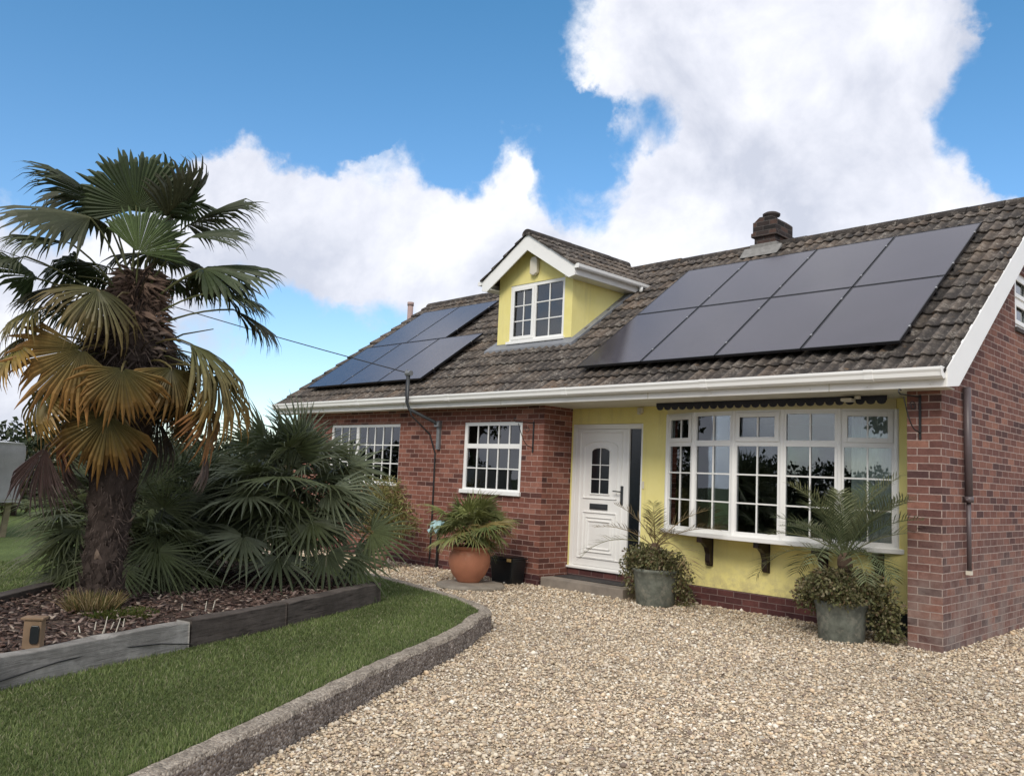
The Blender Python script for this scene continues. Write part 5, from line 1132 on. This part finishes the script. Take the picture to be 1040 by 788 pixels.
tree(-28, -19, 8, 3.2, 'leafy tree opposite the house, furthest left', 61); tree(-35, -11, 7.5, 3.0, 'leafy tree beyond the lawn to the left of the opposite hedge', 62); tree(-2.5, -23, 8, 3.2, 'tallest leafy tree opposite the house', 63); tree(7, -21, 7, 3.0, 'leafy tree opposite the house, furthest right', 64)

# ------------------------------------------------------------------ sky and sun
SUN_EL, SUN_AZ = R(42), R(152)    # azimuth measured clockwise from +Y
w = bpy.data.worlds.new('World'); scene.world = w; w.use_nodes = True; nt = w.node_tree; nt.nodes.clear()
out = N(nt, 'OutputWorld'); bg = N(nt, 'Background'); bg.inputs[1].default_value = .12
sky = N(nt, 'TexSky', sky_type='NISHITA', sun_disc=False, sun_elevation=SUN_EL, sun_rotation=SUN_AZ, air_density=1.0, dust_density=.3, ozone_density=2.0)
tc = N(nt, 'TexCoord'); dirv = tc.outputs['Generated']
nv = N(nt, 'VectorMath', operation='NORMALIZE'); L(nt, dirv, nv.inputs[0]); D = nv.outputs[0]
def pdir(px, py):
    d = f_+r2*((px-520)/FPX)-u2*((py-394)/FPX); return d.normalized()
# cloud banks as directions (fixed in the sky), radius in degrees
CL = [(770, 90, 8.5, 1), (860, 55, 6, .9), (650, 25, 5, .8), (690, 170, 7, .8), (850, 190, 8, 1), (780, 250, 8, 1), (950, 160, 5.0, 1.0), (640, 240, 7, .9), (920, 240, 5.5, .7), (1015, 180, 2.0, .35), 
      (330, 250, 6.5, .9), (222, 150, 3.0, .7), (325, 262, 4.5, .7), (430, 225, 4.5, .7), (510, 215, 5, .7), (440, 225, 6, .9), (520, 260, 8, 1), (400, 300, 6, .8), (545, 165, 4.0, .75), (250, 290, 6, .9), (70, 320, 7, .8), (-60, 350, 7, .9), (180, 320, 7, .7), (500, 330, 6, .8), (30, 230, 4, .5), (0, 60, 2.2, .4), (5, 210, 3, .4),
      (590, 340, 8, .9), (720, 350, 9, 1)]
HOLES = [(592, 195, 3.2, .75), (350, 375, 5.5, .9), (230, 370, 6, .8), (620, 130, 3.2, .4), (130, 90, 7, .5), (400, 60, 7.5, .7), (1040, 95, 4.5, .9), (1060, 160, 3, .6), (40, 150, 5, .6), (572, 128, 2.6, .8), (120, 10, 7, .8), (470, 130, 3.5, .6), (660, 130, 2.0, .25)]
acc = None
def term(px, py, deg, wt):
    dv = pdir(px, py); dn = N(nt, 'VectorMath', operation='DOT_PRODUCT'); L(nt, DW_, dn.inputs[0]); dn.inputs[1].default_value = dv
    mr = N(nt, 'MapRange', interpolation_type='SMOOTHSTEP'); mr.inputs[1].default_value = math.cos(R(deg*1.45)); mr.inputs[2].default_value = math.cos(R(deg*.25)); mr.inputs[3].default_value = 0; mr.inputs[4].default_value = wt
    L(nt, dn.outputs['Value'], mr.inputs[0]); return mr.outputs[0]
# domain warp for ragged edges
wn = N(nt, 'TexNoise', i_Scale=5.5, i_Detail=7, i_Roughness=.62); L(nt, D, wn.inputs['Vector'])
ws = N(nt, 'VectorMath', operation='SUBTRACT'); L(nt, wn.outputs['Color'], ws.inputs[0]); ws.inputs[1].default_value = (.5, .5, .5)
wm = N(nt, 'VectorMath', operation='MULTIPLY_ADD'); L(nt, ws.outputs[0], wm.inputs[0]); wm.inputs[1].default_value = (.16, .16, .16); L(nt, D, wm.inputs[2])
wn2 = N(nt, 'VectorMath', operation='NORMALIZE'); L(nt, wm.outputs[0], wn2.inputs[0]); DW_ = wn2.outputs[0]
for c in CL:
    t = term(*c); acc = t if acc is None else math_(nt, 'ADD', acc, t)
sz = N(nt, 'SeparateXYZ'); L(nt, D, sz.inputs[0]); top_ = N(nt, 'MapRange', interpolation_type='SMOOTHSTEP'); top_.inputs[1].default_value = .55; top_.inputs[2].default_value = .68; L(nt, sz.outputs[2], top_.inputs[0])
acc = math_(nt, 'ADD', acc, top_.outputs[0])
acc = math_(nt, 'MINIMUM', acc, 1.2)
for c in HOLES: acc = math_(nt, 'SUBTRACT', acc, term(*c))
lt_ = N(nt, 'VectorMath', operation='DOT_PRODUCT'); L(nt, DW_, lt_.inputs[0]); lt_.inputs[1].default_value = pdir(190, -165); lm_ = N(nt, 'MapRange', interpolation_type='SMOOTHSTEP'); lm_.inputs[1].default_value = math.cos(R(10)); lm_.inputs[2].default_value = math.cos(R(4)); L(nt, lt_.outputs['Value'], lm_.inputs[0]); acc = math_(nt, 'MULTIPLY_ADD', lm_.outputs[0], 1.3, acc)  # added cloud above the view, there for the left panels to reflect
# elsewhere in the sky: broken cloud of the same kind
front = N(nt, 'VectorMath', operation='DOT_PRODUCT'); L(nt, D, front.inputs[0]); front.inputs[1].default_value = pdir(520, 250)
away = N(nt, 'MapRange', interpolation_type='SMOOTHSTEP'); away.inputs[1].default_value = math.cos(R(40)); away.inputs[2].default_value = math.cos(R(58)); away.inputs[3].default_value = 0; away.inputs[4].default_value = .95
L(nt, front.outputs['Value'], away.inputs[0]); acc = math_(nt, 'ADD', acc, away.outputs[0])
n1 = N(nt, 'TexNoise', i_Scale=3.2, i_Detail=10, i_Roughness=.6, i_Distortion=.15); L(nt, D, n1.inputs['Vector'])
n1b = N(nt, 'TexNoise', i_Scale=11, i_Detail=9, i_Roughness=.62, i_Distortion=.4); L(nt, D, n1b.inputs['Vector'])
den = math_(nt, 'MULTIPLY_ADD', n1.outputs[0], 2.2, acc); den = math_(nt, 'MULTIPLY_ADD', n1b.outputs[0], .9, den); den = math_(nt, 'SUBTRACT', den, 1.97)
cov = N(nt, 'MapRange', interpolation_type='SMOOTHSTEP'); cov.inputs[1].default_value = 0; cov.inputs[2].default_value = .5; L(nt, den, cov.inputs[0])
n2 = N(nt, 'TexNoise', i_Scale=5.5, i_Detail=9, i_Roughness=.58, i_Distortion=.25); L(nt, D, n2.inputs['Vector'])
shade = ramp(nt, n2.outputs[0], [(.36, (3.9, 4.1, 4.75)), (.5, (5.3, 5.4, 5.9)), (.62, (6.5, 6.55, 6.75))])
mulc = N(nt, 'Mix', data_type='RGBA', blend_type='MULTIPLY'); mulc.inputs[0].default_value = 1; L(nt, sky.outputs[0], mulc.inputs[6]); zr_ = ramp(nt, sz.outputs[2], [(.04, (.88, .93, 1.0)), (.28, (.68, .93, 1.06)), (.52, (.50, .92, 1.04))]); L(nt, zr_.outputs[0], mulc.inputs[7])
fc = math_(nt, 'MULTIPLY', cov.outputs[0], .97)
mixc = mix(nt, fc, mulc.outputs[2], shade.outputs[0])
L(nt, mixc, bg.inputs[0]); L(nt, bg.outputs[0], out.inputs[0])
sd = bpy.data.lights.new('sun', 'SUN'); sd.energy = 1.6; sd.angle = R(20); sd.color = (1, .93, .82); so_ = bpy.data.objects.new('sun', sd); col.objects.link(so_)
sv = Vector((math.sin(SUN_AZ)*math.cos(SUN_EL), math.cos(SUN_AZ)*math.cos(SUN_EL), math.sin(SUN_EL))); so_.rotation_euler = sv.to_track_quat('Z', 'Y').to_euler()
scene.view_settings.view_transform = 'Standard'; scene.view_settings.look = 'None'; scene.view_settings.exposure = .52; scene.view_settings.gamma = 1
scene.cycles.max_bounces = 8; scene.cycles.transparent_max_bounces = 12
